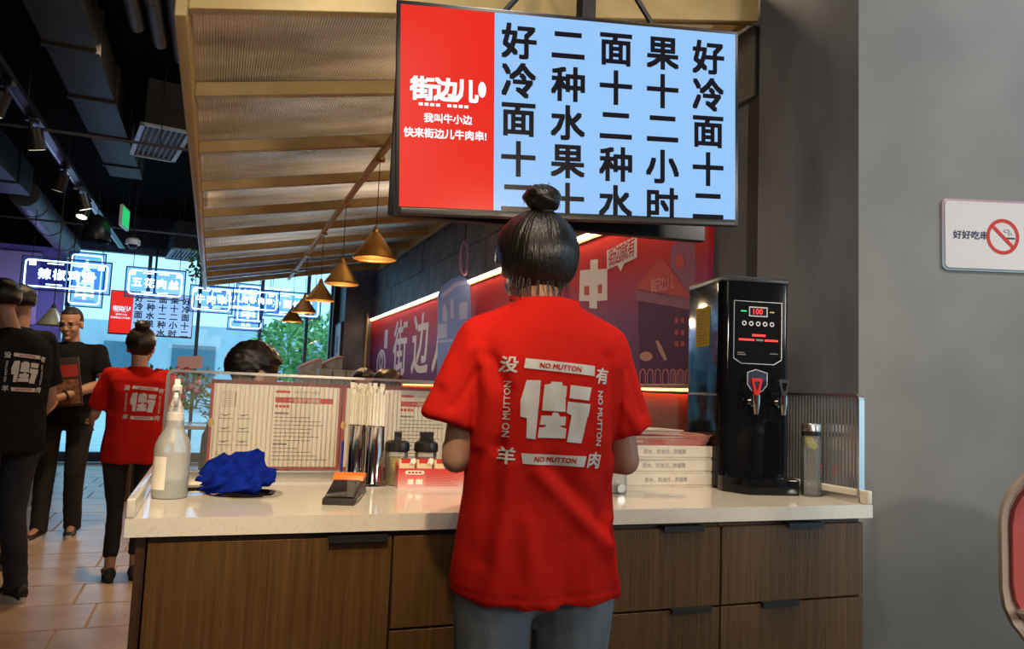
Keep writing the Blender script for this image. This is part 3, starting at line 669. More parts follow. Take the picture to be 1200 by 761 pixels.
hx, hy = .135, .03
g = G()
for a, b in (((-hx, -hy, 0), (hx, -hy + .002, .062)), ((-hx, hy - .002, 0), (hx, hy, .075)), ((-hx, -hy + .002, 0), (-hx + .002, hy - .002, .068)), ((hx - .002, -hy + .002, 0), (hx, hy - .002, .068)), ((-hx + .002, -hy + .002, 0), (hx - .002, hy - .002, .002))): g.b2(a, b)
g.build('box', K['carton'], cb)
f = lambda a, b, h=0: V((a, -hy - .0006, b))
g = G(); g.rect(-.108, .044, -.062, .056, f); g.disc(-.062, .05, .006, f); g.disc(-.108, .05, .006, f); g.rect(.072, .02, .128, .046, f); g.rect(.08, .048, .1, .06, f)
g.rect(-.105, .014, -.088, .03, f); g.rect(-.08, .014, -.06, .03, f); g.build('white_print', K['paper'], cb, kind='stuff')
g = G(); f = lambda a, b, h=0: V((a, -hy - .001, b))
for i in range(4): g.rect(-.1045 + i * .0105, .047, -.097 + i * .0105, .053, f)
for i in range(7): g.rect(-.05, .012 + i * .006, .05 - (i % 3) * .012, .0132 + i * .006, f)
g.build('red_print', K['redink'], cb)
K['packet'] = mat('packet_paper', (.72, .58, .36), .6)
for i in range(5):
    x = -.108 + i * .054
    pk = tag(G().b2((-.024, -.014, 0), (.024, .014, .085)).build('tissue_packet', K['packet'], None, (.672 + x * math.cos(R(-4)), 2.315 + x * math.sin(R(-4)) - .006, CT + .0025), R(-4), bev=.004), 'cream tissue packet with a red end, %s in the red carton' % ('leftmost', 'second from the left', 'in the middle', 'second from the right', 'rightmost')[i], 'packet', 'tissue packets in the red carton')
    G().b2((-.018, -.0145, .074), (.012, .0145, .0855)).build('red_end', K['redink'], pk)
    G().prism([(.0, .07), (.008, .076), (.014, .07), (.02, .078), (.018, .09), (.006, .088)], lambda a, b, h: V((a + .006, -.0185 + h, b)), .004).build('torn_flap', K['paper'], pk)

# boxed stack and the paper trays on it
K['boxw'] = mat('cream_card', (.70, .62, .50), .75, col2=(.64, .56, .45), scale=14)
BC = (1.465, 2.425)
BL = ['white card box at the bottom of the stack of three', 'white card box in the middle of the stack of three', 'white card box on top of the stack, under the red paper trays']
for i in range(3):
    b = thing('card_box', BL[i], 'box', (BC[0] + (.006, 0, -.004)[i], BC[1] + (.0, .003, -.002)[i], CT + i * .0475), R((1.2, .4, 1.6)[i]), 'white card boxes stacked on the counter')
    G().b2((-.185, -.14, .0), (.185, .14, .040)).build('tray', K['boxw'], b, bev=.001, seg=1)
    G().b2((-.187, -.1425, .009), (.187, .1425, .047)).build('lid', K['boxw'], b, bev=.0015, seg=1)
    G().text('防水、防油污、防烟熏', .0172, lambda a, c, h=0: V((a, -.1432, c)), -.01, .028, bold=.0, sx=1.0).build('lettering', K['greyink'], b)
def paper_tray(g, w, d, h, fl):
    o = [(-w, -d), (w, -d), (w, d), (-w, d)]; rg = []
    def rr(w, d, z, r=.03): return [V((cx * (w - r) + r * math.cos(a), cy * (d - r) + r * math.sin(a), z)) for cx, cy, a0 in ((1, 1, 0), (-1, 1, 90), (-1, -1, 180), (1, -1, 270)) for a in (R(a0), R(a0 + 30), R(a0 + 60), R(a0 + 90))]
    g.loft([rr(w * .0 + .03, .03, .001), rr(w, d, .0), rr(w + .006, d + .006, h), rr(w + fl, d + fl, h + .004), rr(w + fl, d + fl, h + .0055), rr(w + .004, d + .004, h + .002), rr(w - .001, d - .001, .0016), rr(.03, .03, .0026)], caps=False)
    g.b2((-.04, -.04, .0), (.04, .04, .0022)); return g
K['redtray'] = mat('red_tray_paper', (.50, .10, .09), .6, col2=(.62, .32, .26), scale=7)
tm_ = None
TL = ['at the bottom of the tray stack on the card boxes', 'second from the bottom of the tray stack', 'under the topmost cream tray of the stack']
for i in range(3):
    g = paper_tray(G(), .175, .115, .016, .012)
    o = g.build('paper_tray', K['redtray'] if i != 1 else mat('cream_tray_paper', (.66, .5, .4), .6), None, (BC[0] + .008 + (.004, -.004, .012)[i], BC[1] - .005, CT + .1425 + i * .0085), R((1, 3, -3)[i]), True)
    tag(o, ('red printed paper food tray ', 'cream edged paper food tray ', 'red printed paper food tray ')[i] + TL[i], 'tray', 'paper trays on the card boxes')
o = paper_tray(G(), .13, .085, .02, .014).build('paper_tray', K['boxw'], None, (BC[0] - .045, BC[1] - .015, CT + .1685), R(2), True)
tag(o, 'empty cream paper food tray lying topmost on the tray stack', 'tray', 'paper trays on the card boxes')
cd = thing('clear_dispenser', 'small clear plastic dispenser with a round steel knob between the woman and the boxes', 'dispenser', (1.195, 2.19, CT))
G().b2((-.04, -.04, 0), (.04, .04, .14)).build('body', K['bottleglass'], cd, bev=.004); G().b2((-.034, -.034, .003), (.034, .034, .09)).build('filling', K['paper'], cd)
G().frus((.012, -.056, .018), (.012, -.041, .018), .014, .012, 20).build('knob', K['steelbrush'], cd, smooth=True)

# water boiler
wb = thing('water_boiler', 'tall glossy black water boiler with two taps at the wall end of the counter', 'boiler', (1.792, 2.345, CT), R(-12))
W2, D2, H2 = .126, .145, .725
G().prism([(x, y) for x, y in ((W2, D2), (-W2, D2))] + [(-W2 + .034 - .034 * math.cos(R(a)), -D2 + .034 - .034 * math.sin(R(a))) for a in range(0, 91, 10)] + [(W2 - .012 + .012 * math.sin(R(a)), -D2 + .012 - .012 * math.cos(R(a))) for a in range(0, 91, 15)], lambda a, b, h: V((a, b, .012 + h)), H2 - .012).build('body', K['blackgloss'], wb, smooth=True, ang=30)
G().b2((-W2 - .002, -D2 - .004, H2), (W2 + .002, D2 + .002, H2 + .018)).build('lid', K['blackplastic'], wb, bev=.004)
for s in (-1, 1):
    for q in (-1, 1): G().lathe([(.012, 0), (.014, .012)], (s * .1, q * .12, 0), 14).build('foot', K['black'], wb)
g = G(); g.prism([(-W2 - .005, -D2), (-W2 - .005, -D2 - .04), (-W2 + .045, -D2 - .135), (W2 - .03, -D2 - .135), (W2 - .002, -D2 - .04), (W2 - .002, -D2)], lambda a, b, h: V((a, b, h)), .052); g.build('drip_tray', K['blackgloss'], wb, bev=.004)
f = lambda a, b, h=0: V((a, -D2 - .0012, b)); f1 = lambda a, b, h=0: V((a, -D2 - .002, b)); f3 = lambda a, b, h=0: V((a, -D2 - .003, b))
PZ = .03
pan = [(-.078, .655), (.098, .655), (.098, .455), (.07, .438), (-.05, .438), (-.078, .455)]
G().flat([(x * 1.03, (y - .55) * 1.02 + .55) for x, y in pan], f).build('panel_outline', K['steelbrush'], wb); G().flat(pan, f1).build('control_panel', mat('panel_black', (.008, .008, .01), .08, spec=.25), wb)
g = G().rect(-.025, .603, .045, .638, f3); g.build('display_frame', mat('display_frame', (.5, .5, .5), .4), wb)
f4 = lambda a, b, h=0: V((a, -D2 - .0036, b)); G().rect(-.021, .607, .041, .634, f4).build('display', K['scr_ink'], wb)
f5 = lambda a, b, h=0: V((a, -D2 - .0042, b)); K['digit'] = mat('red_digits', (.1, 0, 0), .4, emit=(1, .04, .03), es=1.6)
G().text('100', .027, f5, .008, .621, bold=.02).build('digits', K['digit'], wb)
G().rect(-.055, .619, -.034, .623, f3).build('green_light', mat('green_light', (0, .1, .02), .4, emit=(.02, .9, .25), es=1.2), wb); G().rect(.053, .619, .07, .623, f3).build('amber_light', mat('amber_light', (.1, .06, .0), .4, emit=(.7, .5, .1), es=.8), wb)
g = G()
for i in range(5): g.disc(-.042 + i * .026, .578, .0085, f3, ri=.55)
g.build('button_ring', K['m_wht'], wb)
g = G(); g.rect(-.012, .533, .038, .541, f3); g.rect(-.062, .517, -.004, .524, f3); g.rect(.035, .517, .085, .524, f3); g.build('red_print', K['digit'], wb)
g = G(); g.rect(.002, .517, .03, .524, f3); g.rect(-.066, .473, -.04, .476, f3); g.rect(-.066, .466, -.035, .469, f3); g.rect(.055, .473, .085, .476, f3); g.build('pale_print', K['greyink'], wb)
shd = [(-.025, .405), (.005, .416), (.045, .405), (.045, .365), (.03, .345), (.01, .335), (-.01, .345), (-.025, .365)]
G().flat([((x - .01) * 1.08 + .01, (y - .375) * 1.06 + .375) for x, y in shd], f).build('shield_outline', K['m_wht'], wb); G().flat(shd, f1).build('shield_badge', mat('navy_badge', (.012, .016, .05), .3), wb)
for x, mh, nm in ((-.018, mat('red_lever', (.55, .015, .015), .3), 'red tap lever'), (.082, K['blackplastic'], 'black tap lever')):
    tp = G().frus((x, -D2 - .002, .305), (x, -D2 - .045, .305), .012, .012, 16).frus((x, -D2 - .014, .305), (x, -D2 - .022, .305), .017, .017, 16).frus((x, -D2 - .05, .328), (x, -D2 - .05, .298), .015, .014, 16).frus((x, -D2 - .05, .30), (x, -D2 - .05, .262), .014, .008, 16).build('tap', K['steel'], wb, smooth=True)
    g = G(); o = [(-.008, .325), (.008, .325), (.012, .345), (.02, .378), (.016, .385), (-.016, .385), (-.02, .378), (-.012, .345)]; q = [(x_ * .5, (y_ - .362) * .5 + .362) for x_, y_ in o]
    fa = lambda a, b, h: V((x + a, -D2 - .056 + h, b)); n = 8
    vs = [fa(*p, h) for h in (0, .012) for p in o + q]
    g.add(vs, [(i, (i + 1) % n, n + (i + 1) % n, n + i) for i in range(n)] + [(16 + i, 16 + n + i, 16 + n + (i + 1) % n, 16 + (i + 1) % n) for i in range(n)] + [(i, 16 + i, 16 + (i + 1) % n, (i + 1) % n) for i in range(n)] + [(n + i, n + (i + 1) % n, 24 + (i + 1) % n, 24 + i) for i in range(n)])
    g.frus((x, -D2 - .05, .322), (x, -D2 - .05, .345), .009, .008, 12)
    lv = g.build('lever', mh, tp); lv['label'] = nm
fs_ = lambda a, b, h=0: V((-W2 - .0012, -a, b))
G().rect(-.105, .5, -.02 + .04, .645, lambda a, b, h=0: V((-W2 - .0012, -a - .03, b))).build('yellow_sticker', mat('yellow_sticker', (.66, .46, .015), .7, spec=.05), wb)
g = G()
for i in range(12): g.rect(-.09 if i else -.06, .625 - i * .0105, (.0 if i % 3 else -.02), .628 - i * .0105 + (.003 if i == 0 else 0), lambda a, b, h=0: V((-W2 - .002, -a - .03, b)))
g.build('sticker_print', K['greyink'], wb)
# glass bottle with lemon
gb = thing('glass_bottle', 'clear glass bottle with a steel cap and lemon slice before the short screen', 'bottle', (1.878, 2.055, CT))
G().lathe([(0, .001), (.031, .001), (.033, .005), (.033, .186), (.030, .196), (.028, .2)], n=32, caps=False).lathe([(.0295, .2), (.0295, .19), (.0305, .184), (.0305, .008), (0, .008)], n=32, caps=False).build('body', K['bottleglass'], gb, smooth=True)
G().lathe([(0, .2), (.031, .2), (.0315, .203), (.0315, .214), (0, .214)], n=28).build('cap_seal', K['blackplastic'], gb, smooth=True)
G().lathe([(0, .214), (.0325, .214), (.0325, .236), (.031, .239), (0, .239)], n=28).build('cap', K['steelbrush'], gb, smooth=True)
G().lathe([(0, -.003), (.024, -.003), (.025, 0), (.024, .003), (0, .003)], n=20).build('lemon_slice', mat('lemon', (.75, .58, .08), .5), gb, (0.0, 0, .175)).rotation_euler = (R(60), R(12), 0)
g = G()
for (a0, a1, z0, z1) in ((-75, -28, .095, .106), (-58, -30, .07, .092)):
    vs = []
    for i in range(7): a = R(a0 + (a1 - a0) * i / 6); vs += [V((.0335 * math.cos(a), .0335 * math.sin(a), z0)), V((.0335 * math.cos(a), .0335 * math.sin(a), z1))]
    g.add(vs, [(2 * i, 2 * i + 2, 2 * i + 3, 2 * i + 1) for i in range(6)])
g.build('red_emblem', K['redink'], gb, fix=False)

# red bordered menu sheets standing behind the ribbed screen
def placard(x0, x1, label):
    t = thing('menu_placard', label, 'sign', (x0, GY + .028, CT + .022), 0, 'red bordered sheets behind the ribbed screen'); w = x1 - x0; h = .285
    G().b2((0, 0, 0), (w, .004, h)).build('board', K['redpaper'], t); f = lambda a, b, h=0: V((a, -.0008, b)); f2 = lambda a, b, h=0: V((a, -.0016, b)); f3 = lambda a, b, h=0: V((a, -.0024, b))
    G().rect(.010, .010, w - .010, h - .012, f).build('sheet', K['paper'], t)
    g = G(); x = w * .48; g.rect(x, h - .068, w - .03, h - .050, f2); g.rect(x, h - .036, x + .045, h - .028, f2)
    for i in range(4): g.rect(x + i * .012, h - .084, x + .009 + i * .012, h - .075, f2)
    g.build('red_print', K['redink'], t)
    G().text('一次性环保围裙', .0145, f3, x + (w - .03 - x) / 2, h - .059, bold=.02).build('lettering', K['paper'], t)
    g = G(); g.text('INSTANT GRILL', .012, f2, x + .1, h - .032, bold=0)
    rr = random.Random(4)
    for i in range(13):
        z = h - .105 - i * .0125
        if i in (0, 8): g.rect(x, z, x + .045, z + .006, f2)
        else:
            a = x
            while a < x + rr.uniform(.07, w * .42): l = rr.uniform(.01, .03); g.rect(a, z + .001, min(a + l, w - .02), z + .0036, f2); a += l + .003
    for j in range(2):
        for i in range(4):
            cx, cz_ = .03 + j * .055, h - .11 - i * .042; g.rect(cx, cz_ - .014, cx + .04, cz_ - .012, f2); g.flat([(cx, cz_), (cx + .018, cz_ - .006), (cx + .038, cz_ + .002), (cx + .018, cz_ - .001)], f2)
    for i in range(9): g.rect(.035, h - .085 + i * .006, .068, h - .084 + i * .006, f2)
    g.rect(.074, h - .085, .077, h - .036, f2); g.build('dark_print', K['greyink'], t)
    G().disc(.006, h * .52, .009, f3, .014).build('yellow_tab', mat('tab', (.7, .42, .1), .6) if 'tab' not in bpy.data.materials else bpy.data.materials['tab'], t)
    return t
placard(-.005, .408, 'red bordered apron instruction sheet behind the ribbed screen, above the blue cloth')
placard(.411, .824, 'red bordered apron instruction sheet behind the ribbed screen, above the straw canisters')

# no smoking sign on the grey wall
so_ = pc + V((ca, -sa)) * .292
sg = thing('no_smoking_sign', 'white rounded no smoking sign on the grey wall', 'sign', (so_.x, so_.y, 1.715), -YAW)
def rrect(x0, y0, x1, y1, r, st=(0, 15, 30, 45, 60, 75, 90)): return [(cx + r * math.cos(a), cy + r * math.sin(a)) for cx, cy, a0 in ((x1 - r, y1 - r, 0), (x0 + r, y1 - r, 90), (x0 + r, y0 + r, 180), (x1 - r, y0 + r, 270)) for a in [R(a0 + q_) for q_ in st]]
fg = lambda a, b, h=0: V((a, -h, b))
K['signface'] = mat('sign_face', (.66, .64, .64), .35); K['signrim'] = grad_mat('sign_rim', [(0, (.28, .42, .52)), (1, (.42, .28, .34))], .3, 2, 0, .26)
G().prism(rrect(0, 0, .56, .258, .02), fg, .010).build('rim', K['signrim'], sg, bev=.002); G().prism(rrect(.009, .009, .551, .249, .015), lambda a, b, h: V((a, -.0101 - h, b)), .004).build('face', K['signface'], sg)
f = lambda a, b, h=0: V((a, -.0147, b)); f2 = lambda a, b, h=0: V((a, -.0152, b)); f3 = lambda a, b, h=0: V((a, -.0157, b))
G().text('好好吃串', .0315, f, .098, .128, bold=.03).text('不吸烟', .0315, f, .345, .128, bold=.03).build('lettering', mat('sign_navy', (.02, .025, .09), .5), sg)
g = G(); g.rect(.225, .118, .255, .124, f2).build('cigarette', bpy.data.materials['sign_navy'], sg)
g = G(); g.disc(.226, .147, .011, f2, .006, ri=.7); g.disc(.238, .136, .007, f2, .0045, ri=.7); g.build('smoke_mark', K['greyink'], sg)
g = G(); g.disc(.212, .126, .058, f2, .064, ri=.80, n=40); a = R(-46); c_, s_ = math.cos(a), math.sin(a)
g.flat([(.212 + x * c_ - y * s_, .126 + x * s_ + y * c_) for x, y in ((-.052, -.006), (.052, -.006), (.052, .006), (-.052, .006))], f3); g.build('red_circle', K['redink'], sg)
# ------------------------------------------------------------------ high chair at the right edge
K['beige'] = mat('beige_plastic', (.42, .36, .29), .4); K['coral'] = mat('coral_cushion', (.62, .12, .12), .55); K['pinkc'] = mat('pink_cushion', (.50, .10, .17), .55)
hc = thing('high_chair', 'beige plastic high chair with a coral cushion beside the grey wall', 'high chair', (2.032, 1.222, .025), R(-52))
def hring(w_, z0, z1, r, y): return [V((x, y, z)) for x, z in rrect(-w_, z0, w_, z1, r)]
G().loft([hring(.17, .66, 1.03, .12, .075), hring(.215, .62, 1.07, .15, .06), hring(.232, .60, 1.088, .165, .02), hring(.236, .595, 1.092, .168, -.045), hring(.228, .603, 1.084, .16, -.058), hring(.219, .612, 1.075, .152, -.05), hring(.212, .622, 1.067, .146, .0), hring(.16, .67, 1.02, .10, .022)]).build('shell', K['beige'], hc, smooth=True, ang=50)
G().loft([hring(.211, .624, 1.065, .145, .004), hring(.203, .632, 1.056, .14, -.02), hring(.15, .68, 1.01, .1, -.02)]).build('cushion', K['coral'], hc, smooth=True)
G().loft([hring(.125, .955, 1.05, .045, -.010), hring(.118, .962, 1.043, .042, -.03)]).build('head_pad', K['pinkc'], hc, smooth=True)
G().prism(rrect(-.21, -.30, .21, .03, .08), lambda a, b, h: V((a, b, .555 + h)), .05).build('seat', K['beige'], hc, bev=.01)
G().prism(rrect(-.18, -.28, .18, .0, .07), lambda a, b, h: V((a, b, .606 + h)), .02).build('seat_pad', K['pinkc'], hc, bev=.006)
G().prism(rrect(-.17, -.42, .17, -.22, .07), lambda a, b, h: V((a, b, .735 + h)), .025).build('tray', K['beige'], hc, bev=.006)
for x in (-1, 1):
    G().tube([(x * .15, -.23, .745), (x * .19, -.0, .70)], .012, 8).build('tray_arm', K['beige'], hc)
    for y in (-1, 1): G().tube([(x * .13, y * .10, .52), (x * .24, y * .23, .02)], [.016, .014], 10).lathe([(0, -.025), (.02, -.025), (.02, .025), (0, .025)], (x * .245, y * .235, 0), 12).build('leg', K['beige'], hc, smooth=True)
G().b2((-.14, -.22, .26), (.14, -.12, .275)).tube([(-.19, -.17, .262), (.19, -.17, .262)], .009).build('footrest', K['beige'], hc)

# ------------------------------------------------------------------ ceiling gear over the aisle
G().b2((-1.36, 2.2, 3.02), (-1.28, 11.9, 3.06)).build('track_rail', K['blackplastic']); tag(bpy.data.objects['track_rail'], 'long black lighting track carrying the spotlights along the aisle', 'lighting track')
for y in (3.2, 6.0, 9.0, 11.5): G().frus((-1.32, y, 3.06), (-1.32, y, 3.6), .006, .006, 6).build('hanger', K['black'], bpy.data.objects['track_rail'])
G().b2((-1.345, 2.2, 3.015), (-1.335, 11.9, 3.02)).build('bright_edge', K['steelbrush'], bpy.data.objects['track_rail'])
sp = None; SN = ['nearest', 'second', 'third', 'fourth', 'fifth', 'sixth']
for i, (y, tz, el) in enumerate(((5.45, 60, 70), (6.15, -30, 25), (7.45, 40, 20), (8.2, -60, 30), (8.72, 160, 30), (10.2, 20, 25))):
    lab = 'black cylinder spotlight on the ceiling track, %s along the row' % SN[i]
    if sp is None:
        sp = thing('track_spotlight', lab, 'spotlight', (-1.32, y, 3.015), R(tz), 'spotlights on the aisle track')
        G().b2((-.018, -.05, -.03), (.018, .05, 0)).frus((0, 0, -.03), (0, 0, -.08), .012, .012, 10).build('bracket', K['blackplastic'], sp)
        G().frus((0, 0, -.07), (.0, .0, -.22), .058, .058, 20).build('can', K['blackplastic'], sp, smooth=True)
        G().lathe([(0, -.2215), (.05, -.2215), (.05, -.2205), (0, -.2205)], n=20).build('lens', K['lens'], sp)
        sp.children[1].rotation_euler = (R(20), 0, 0)
        for c in sp.children:
            if c.name.startswith(('can', 'lens')): c.rotation_euler = (R(20), 0, 0)
    else:
        o = dup(sp, (-1.32, y, 3.015), R(tz), lab)
def ductbar(name, label, a, b, m, cat='duct', r=None, w_=None, collars=0):
    t = thing(name, label, cat, a); d = V(b) - V(a)
    if r: G().frus((0, 0, 0), d, r, r, 20).build('tube', m, t, smooth=True)
    else: G().b2((-w_[0] / 2, 0, -w_[1] / 2), (w_[0] / 2, d.y, w_[1] / 2)).build('trunk', m, t, bev=.004)
    for k in range(collars):
        q = d * ((k + .5) / collars); n_ = d.normalized()
        if r: G().frus(q - n_ * .02, q + n_ * .02, r * 1.06, r * 1.06, 20).build('collar', m, t)
        else: G().b2((q.x - w_[0] / 2 - .015, q.y - .02, -w_[1] / 2 - .015), (q.x + w_[0] / 2 + .015, q.y + .02, w_[1] / 2 + .015)).build('flange', m, t)
    for k in (0.15, .85):
        q = d * k; G().frus((q.x, q.y, (r or w_[1] / 2) * .95), (q.x, q.y, 3.6 - a[2]), .006, .006, 6).build('hanger', K['black'], t)
    return t
ductbar('air_duct', 'wide grey square air duct left of the lighting track', (-2.1, 3.2, 3.2), (-2.1, 9.1, 3.2), K['duct'], w_=(.42, .3), collars=5)
ductbar('air_duct', 'dark square air duct right of the lighting track', (-.98, 3.0, 3.40), (-.98, 8.7, 3.40), K['duct'], w_=(.3, .26), collars=6)
ductbar('round_duct', 'round grey duct running towards the neon signs at the far end', (-2.0, 9.3, 3.12), (-2.0, 12.1, 3.0), K['ductgrey'], r=.15, collars=3)
K['pipeb'] = mat('brown_pipe', (.06, .045, .03), .5)
for i, (x, l) in enumerate(((-.62, 'nearest the lighting track'), (-.50, 'in the middle of the three'), (-.38, 'closest to the awning'))): ductbar('ceiling_pipe', 'brown insulated ceiling pipe, ' + l, (x, 3.0, 3.42), (x + .02, 5.2 + .2 * i, 3.42), K['pipeb'], 'pipe', r=.045, collars=2)
for i, (y, z) in enumerate(((5.0, 3.565), (6.3, 2.985), (9.6, 2.90))):
    o = G().frus((-4.5, y, z), (-.25, y, z), .012, .012, 8).build('cable_conduit', K['ductgrey'])
    for x in (-4, -2.4, -.5): G().frus((x, y, z), (x, y, 3.6), .004, .004, 6).build('hanger', K['black'], o)
    tag(o, ('thin grey conduit crossing the dark ceiling, nearest the viewer', 'thin grey conduit crossing the dark ceiling above the black dome lamp', 'thin grey conduit crossing the dark ceiling just before the neon signs')[i], 'conduit')
for i, y in enumerate((6.9, 7.6, 8.3, 9.1)):
    o = G().b2((-3.9, y, 3.30), (-2.4, y + .04, 3.38)).build('ceiling_batten', K['duct']); tag(o, 'dull steel batten across the dark ceiling at far left, %s from the viewer' % SN[i], 'batten', 'steel battens under the ceiling')
    for x in (-3.8, -2.5): G().frus((x, y + .02, 3.38), (x, y + .02, 3.6), .005, .005, 6).build('hanger', K['black'], o)
K['ventw'] = mat('vent_frame', (.42, .46, .52), .4)
def vent(x, y, z, lab, rz):
    t = thing('air_vent', lab, 'vent', (x, y, z), rz); a, b = .19, .50
    for q in (((-a, -b, 0), (-a + .035, b, .02)), ((a - .035, -b, 0), (a, b, .02)), ((-a, -b, 0), (a, -b + .03, .02)), ((-a, b - .03, 0), (a, b, .02))): G().b2(*q).build('frame', K['ventw'], t)
    G().b2((-a + .03, -b + .02, .03), (a - .03, b - .02, .4 if z < 3.19 else .39)).build('plenum', K['black'], t)
    for k in range(7): G().box((-a + .06 + k * .043, 0, .012), (.014, 2 * b - .06, .006), rot=M.Rotation(R(35), 3, 'Y')).build('slat', K['ventw'], t)
vent(-.57, 7.05, 3.2, 'white slatted air vent in the dark ceiling above the aisle', R(10)); vent(-.52, 11.6, 2.95, 'small white slatted air vent above the far neon signs', R(8))
dl = thing('dome_lamp', 'black dome pendant lamp hanging over the men at the aisle', 'lamp', (-1.25, 9.0, 2.64))
G().lathe([(.135, 0), (.14, .01), (.135, .10), (.11, .19), (.06, .25), (.02, .275), (.018, .27), (.055, .243), (.105, .185), (.128, .1)], n=32, caps=False).build('shade', K['blackplastic'], dl, smooth=True)
G().frus((0, 0, .27), (0, 0, .96), .005, .005, 6).build('cord', K['black'], dl); G().ell((0, 0, .06), .04).build('bulb', K['white'], dl)
cp = thing('cone_lamp', 'pale metal cone pendant lamp behind the men in black shirts', 'lamp', (-1.225, 7.0, 1.61))
G().lathe([(.105, 0), (.11, .004), (.022, .135), (.016, .14), (.1, .006)], n=32, caps=False).build('shade', mat('pale_metal', (.42, .5, .46), .3, metal=.6), cp, smooth=True)
G().frus((0, 0, .13), (0, 0, .17), .02, .012, 14).frus((0, 0, .17), (0, 0, 1.99), .004, .004, 6).build('cord', K['black'], cp)
ex = thing('exit_sign', 'green lit exit sign hanging end on from the ceiling', 'sign', (-1.0, 9.0, 2.80), R(84))
G().b2((-.17, -.014, 0), (.17, .014, .22)).build('case', K['white'], ex); G().rect(-.16, .012, .16, .208, lambda a, b, h=0: V((a, -.0146, b))).build('lit_face', K['green'], ex)
G().rect(-.16, .012, .16, .208, lambda a, b, h=0: V((a, .0146, b))).build('lit_face', K['green'], ex)
for x in (-.13, .13): G().frus((x, 0, .22), (x, 0, .80), .004, .004, 6).build('hanger', K['black'], ex)
dc = thing('dome_camera', 'small round security camera with a white ring under the ceiling', 'camera', (-.93, 9.3, 2.68))
G().lathe([(.075, 0), (.075, .05), (.05, .07), (0, .07)], n=24).build('housing', K['white'], dc, smooth=True); G().ell((0, 0, 0), .05).build('dome', K['blackgloss'], dc, smooth=True); G().frus((0, 0, .07), (0, 0, .92), .008, .008, 6).build('stem', K['black'], dc)

# ------------------------------------------------------------------ blue neon panels hung before the far window
def neon(name, label, x0, z0, x1, z1, y, text, rows=1, tz=3.6, small=.3, kind=0):
    t = thing(name, label, 'neon sign', ((x0 + x1) / 2, y, z0), 0, 'blue neon signs hung before the window'); w = (x1 - x0) / 2; h = z1 - z0
    G().b2((-w, 0, 0), (w, .012, h)).build('panel', K['neonpanel'], t)
    for q in (((-w - .012, -.01, -.012), (w + .012, .02, 0)), ((-w - .012, -.01, h), (w + .012, .02, h + .012)), ((-w - .012, -.01, 0), (-w, .02, h)), ((w, -.01, 0), (w + .012, .02, h))): G().b2(*q).build('frame', K['alum'], t)
    p = [(x, z) for x, z in rrect(-w + .03, .03, w - .03, h - .03, .035)]
    G().tube([V((x, -.012, z)) for x, z in p + p[:1]], .0075, 6).build('border_tube', K['neon'], t)
    f = lambda a, b, h_=0: V((a, -.014, b)); g = G(); n = len(text)
    if rows == 1:
        s = min(h * .36, w * 1.5 / n)
        for i, c in enumerate(text): g.text(c, s, f, (i - (n - 1) / 2) * s * 1.12, h * (.5 if kind == 0 else .56), bold=.03)
    else:
        s = min(w * 1.25, h * .8 / n)
        for i, c in enumerate(text): g.text(c, s, f, 0, h * .5 + ((n - 1) / 2 - i) * s * 1.05, bold=.035)
    g.build('lettering', K['neon'], t)
    g = G(); 
    if rows == 1:
        for b in (h * .83, h * .17): g.rect(-w * .45, b - .006, -w * .08, b + .006, f); g.rect(w * .08, b - .006, w * .45, b + .006, f)
        g.rect(-w * .85, h * .74, -w * .7, h * .9, f); g.rect(w * .7, h * .74, w * .85, h * .9, f)
    else: g.rect(-w * .6, h * .9, w * .6, h * .92, f); g.rect(-w * .6, h * .07, w * .6, h * .12, f)
    g.build('accent', K['neon'] if rows == 1 else K['neonblue'], t)
    for x in (-w * .8, w * .8): G().frus((x, .005, h + .01), (x, .005, tz - z0), .004, .004, 6).build('hanger', K['black'], t)
neon('neon_sign', 'wide blue neon sign above the heads of the men in black', -1.99, 2.13, -1.145, 2.475, 9.5, '辣椒鸡翅')
neon('neon_sign', 'tall narrow blue neon sign behind the wide one at the left', -1.80, 2.10, -1.40, 2.78, 11.0, '大串', rows=2)
neon('neon_sign', 'blue neon sign of four characters above the girl in red', -.985, 2.13, -.385, 2.455, 9.5, '五花肉丝')
neon('neon_sign', 'blue neon sign just right of the one above the girl, near the awning end', -.36, 2.13, .16, 2.47, 10.9, '牛肉串')
neon('neon_sign', 'widest blue neon sign under the far end of the awning', -.12, 2.20, .77, 2.50, 11.1, '街边儿烤牛肉串')
neon('neon_sign', 'tall blue neon sign between the awning end and the pendant lamps', .22, 2.06, .56, 2.60, 11.4, '烤串', rows=2)
neon('neon_sign', 'blue neon sign at the window end behind the brass pendants', .60, 2.20, 1.40, 2.56, 11.6, '冷面烤翅')
neon('neon_sign', 'small low blue neon sign hanging in front of the window at its middle', .14, 1.98, .62, 2.15, 11.8, '豆角')
point('neon_glow', (-.9, 9.2, 2.3), 5, (.3, .5, 1), .3); point('neon_glow', (.3, 10.6, 2.2), 5, (.3, .5, 1), .3); point('neon_glow', (-2.3, 11.5, 2.2), 14, (.4, .42, 1), .2)
T3 = tv('television', 'distant television with a red panel and black characters, behind the girl in red', 1.05, .60, (-.85, 11.6, 2.10), .0, 0, 0, slash_screen)
G().frus((0, .05, .2), (0, .05, 1.5), .015, .015, 8).build('pole', K['black'], T3)
# door outline panel on the lilac wall and a pale sheet at far left
o = G().b2((-2.9, 12.26, 1.9), (-2.35, 12.3, 2.9)).build('wall_board', mat('pink_board', (.5, .38, .52), .5)); tag(o, 'pale pink board on the lilac wall at far left', 'board')
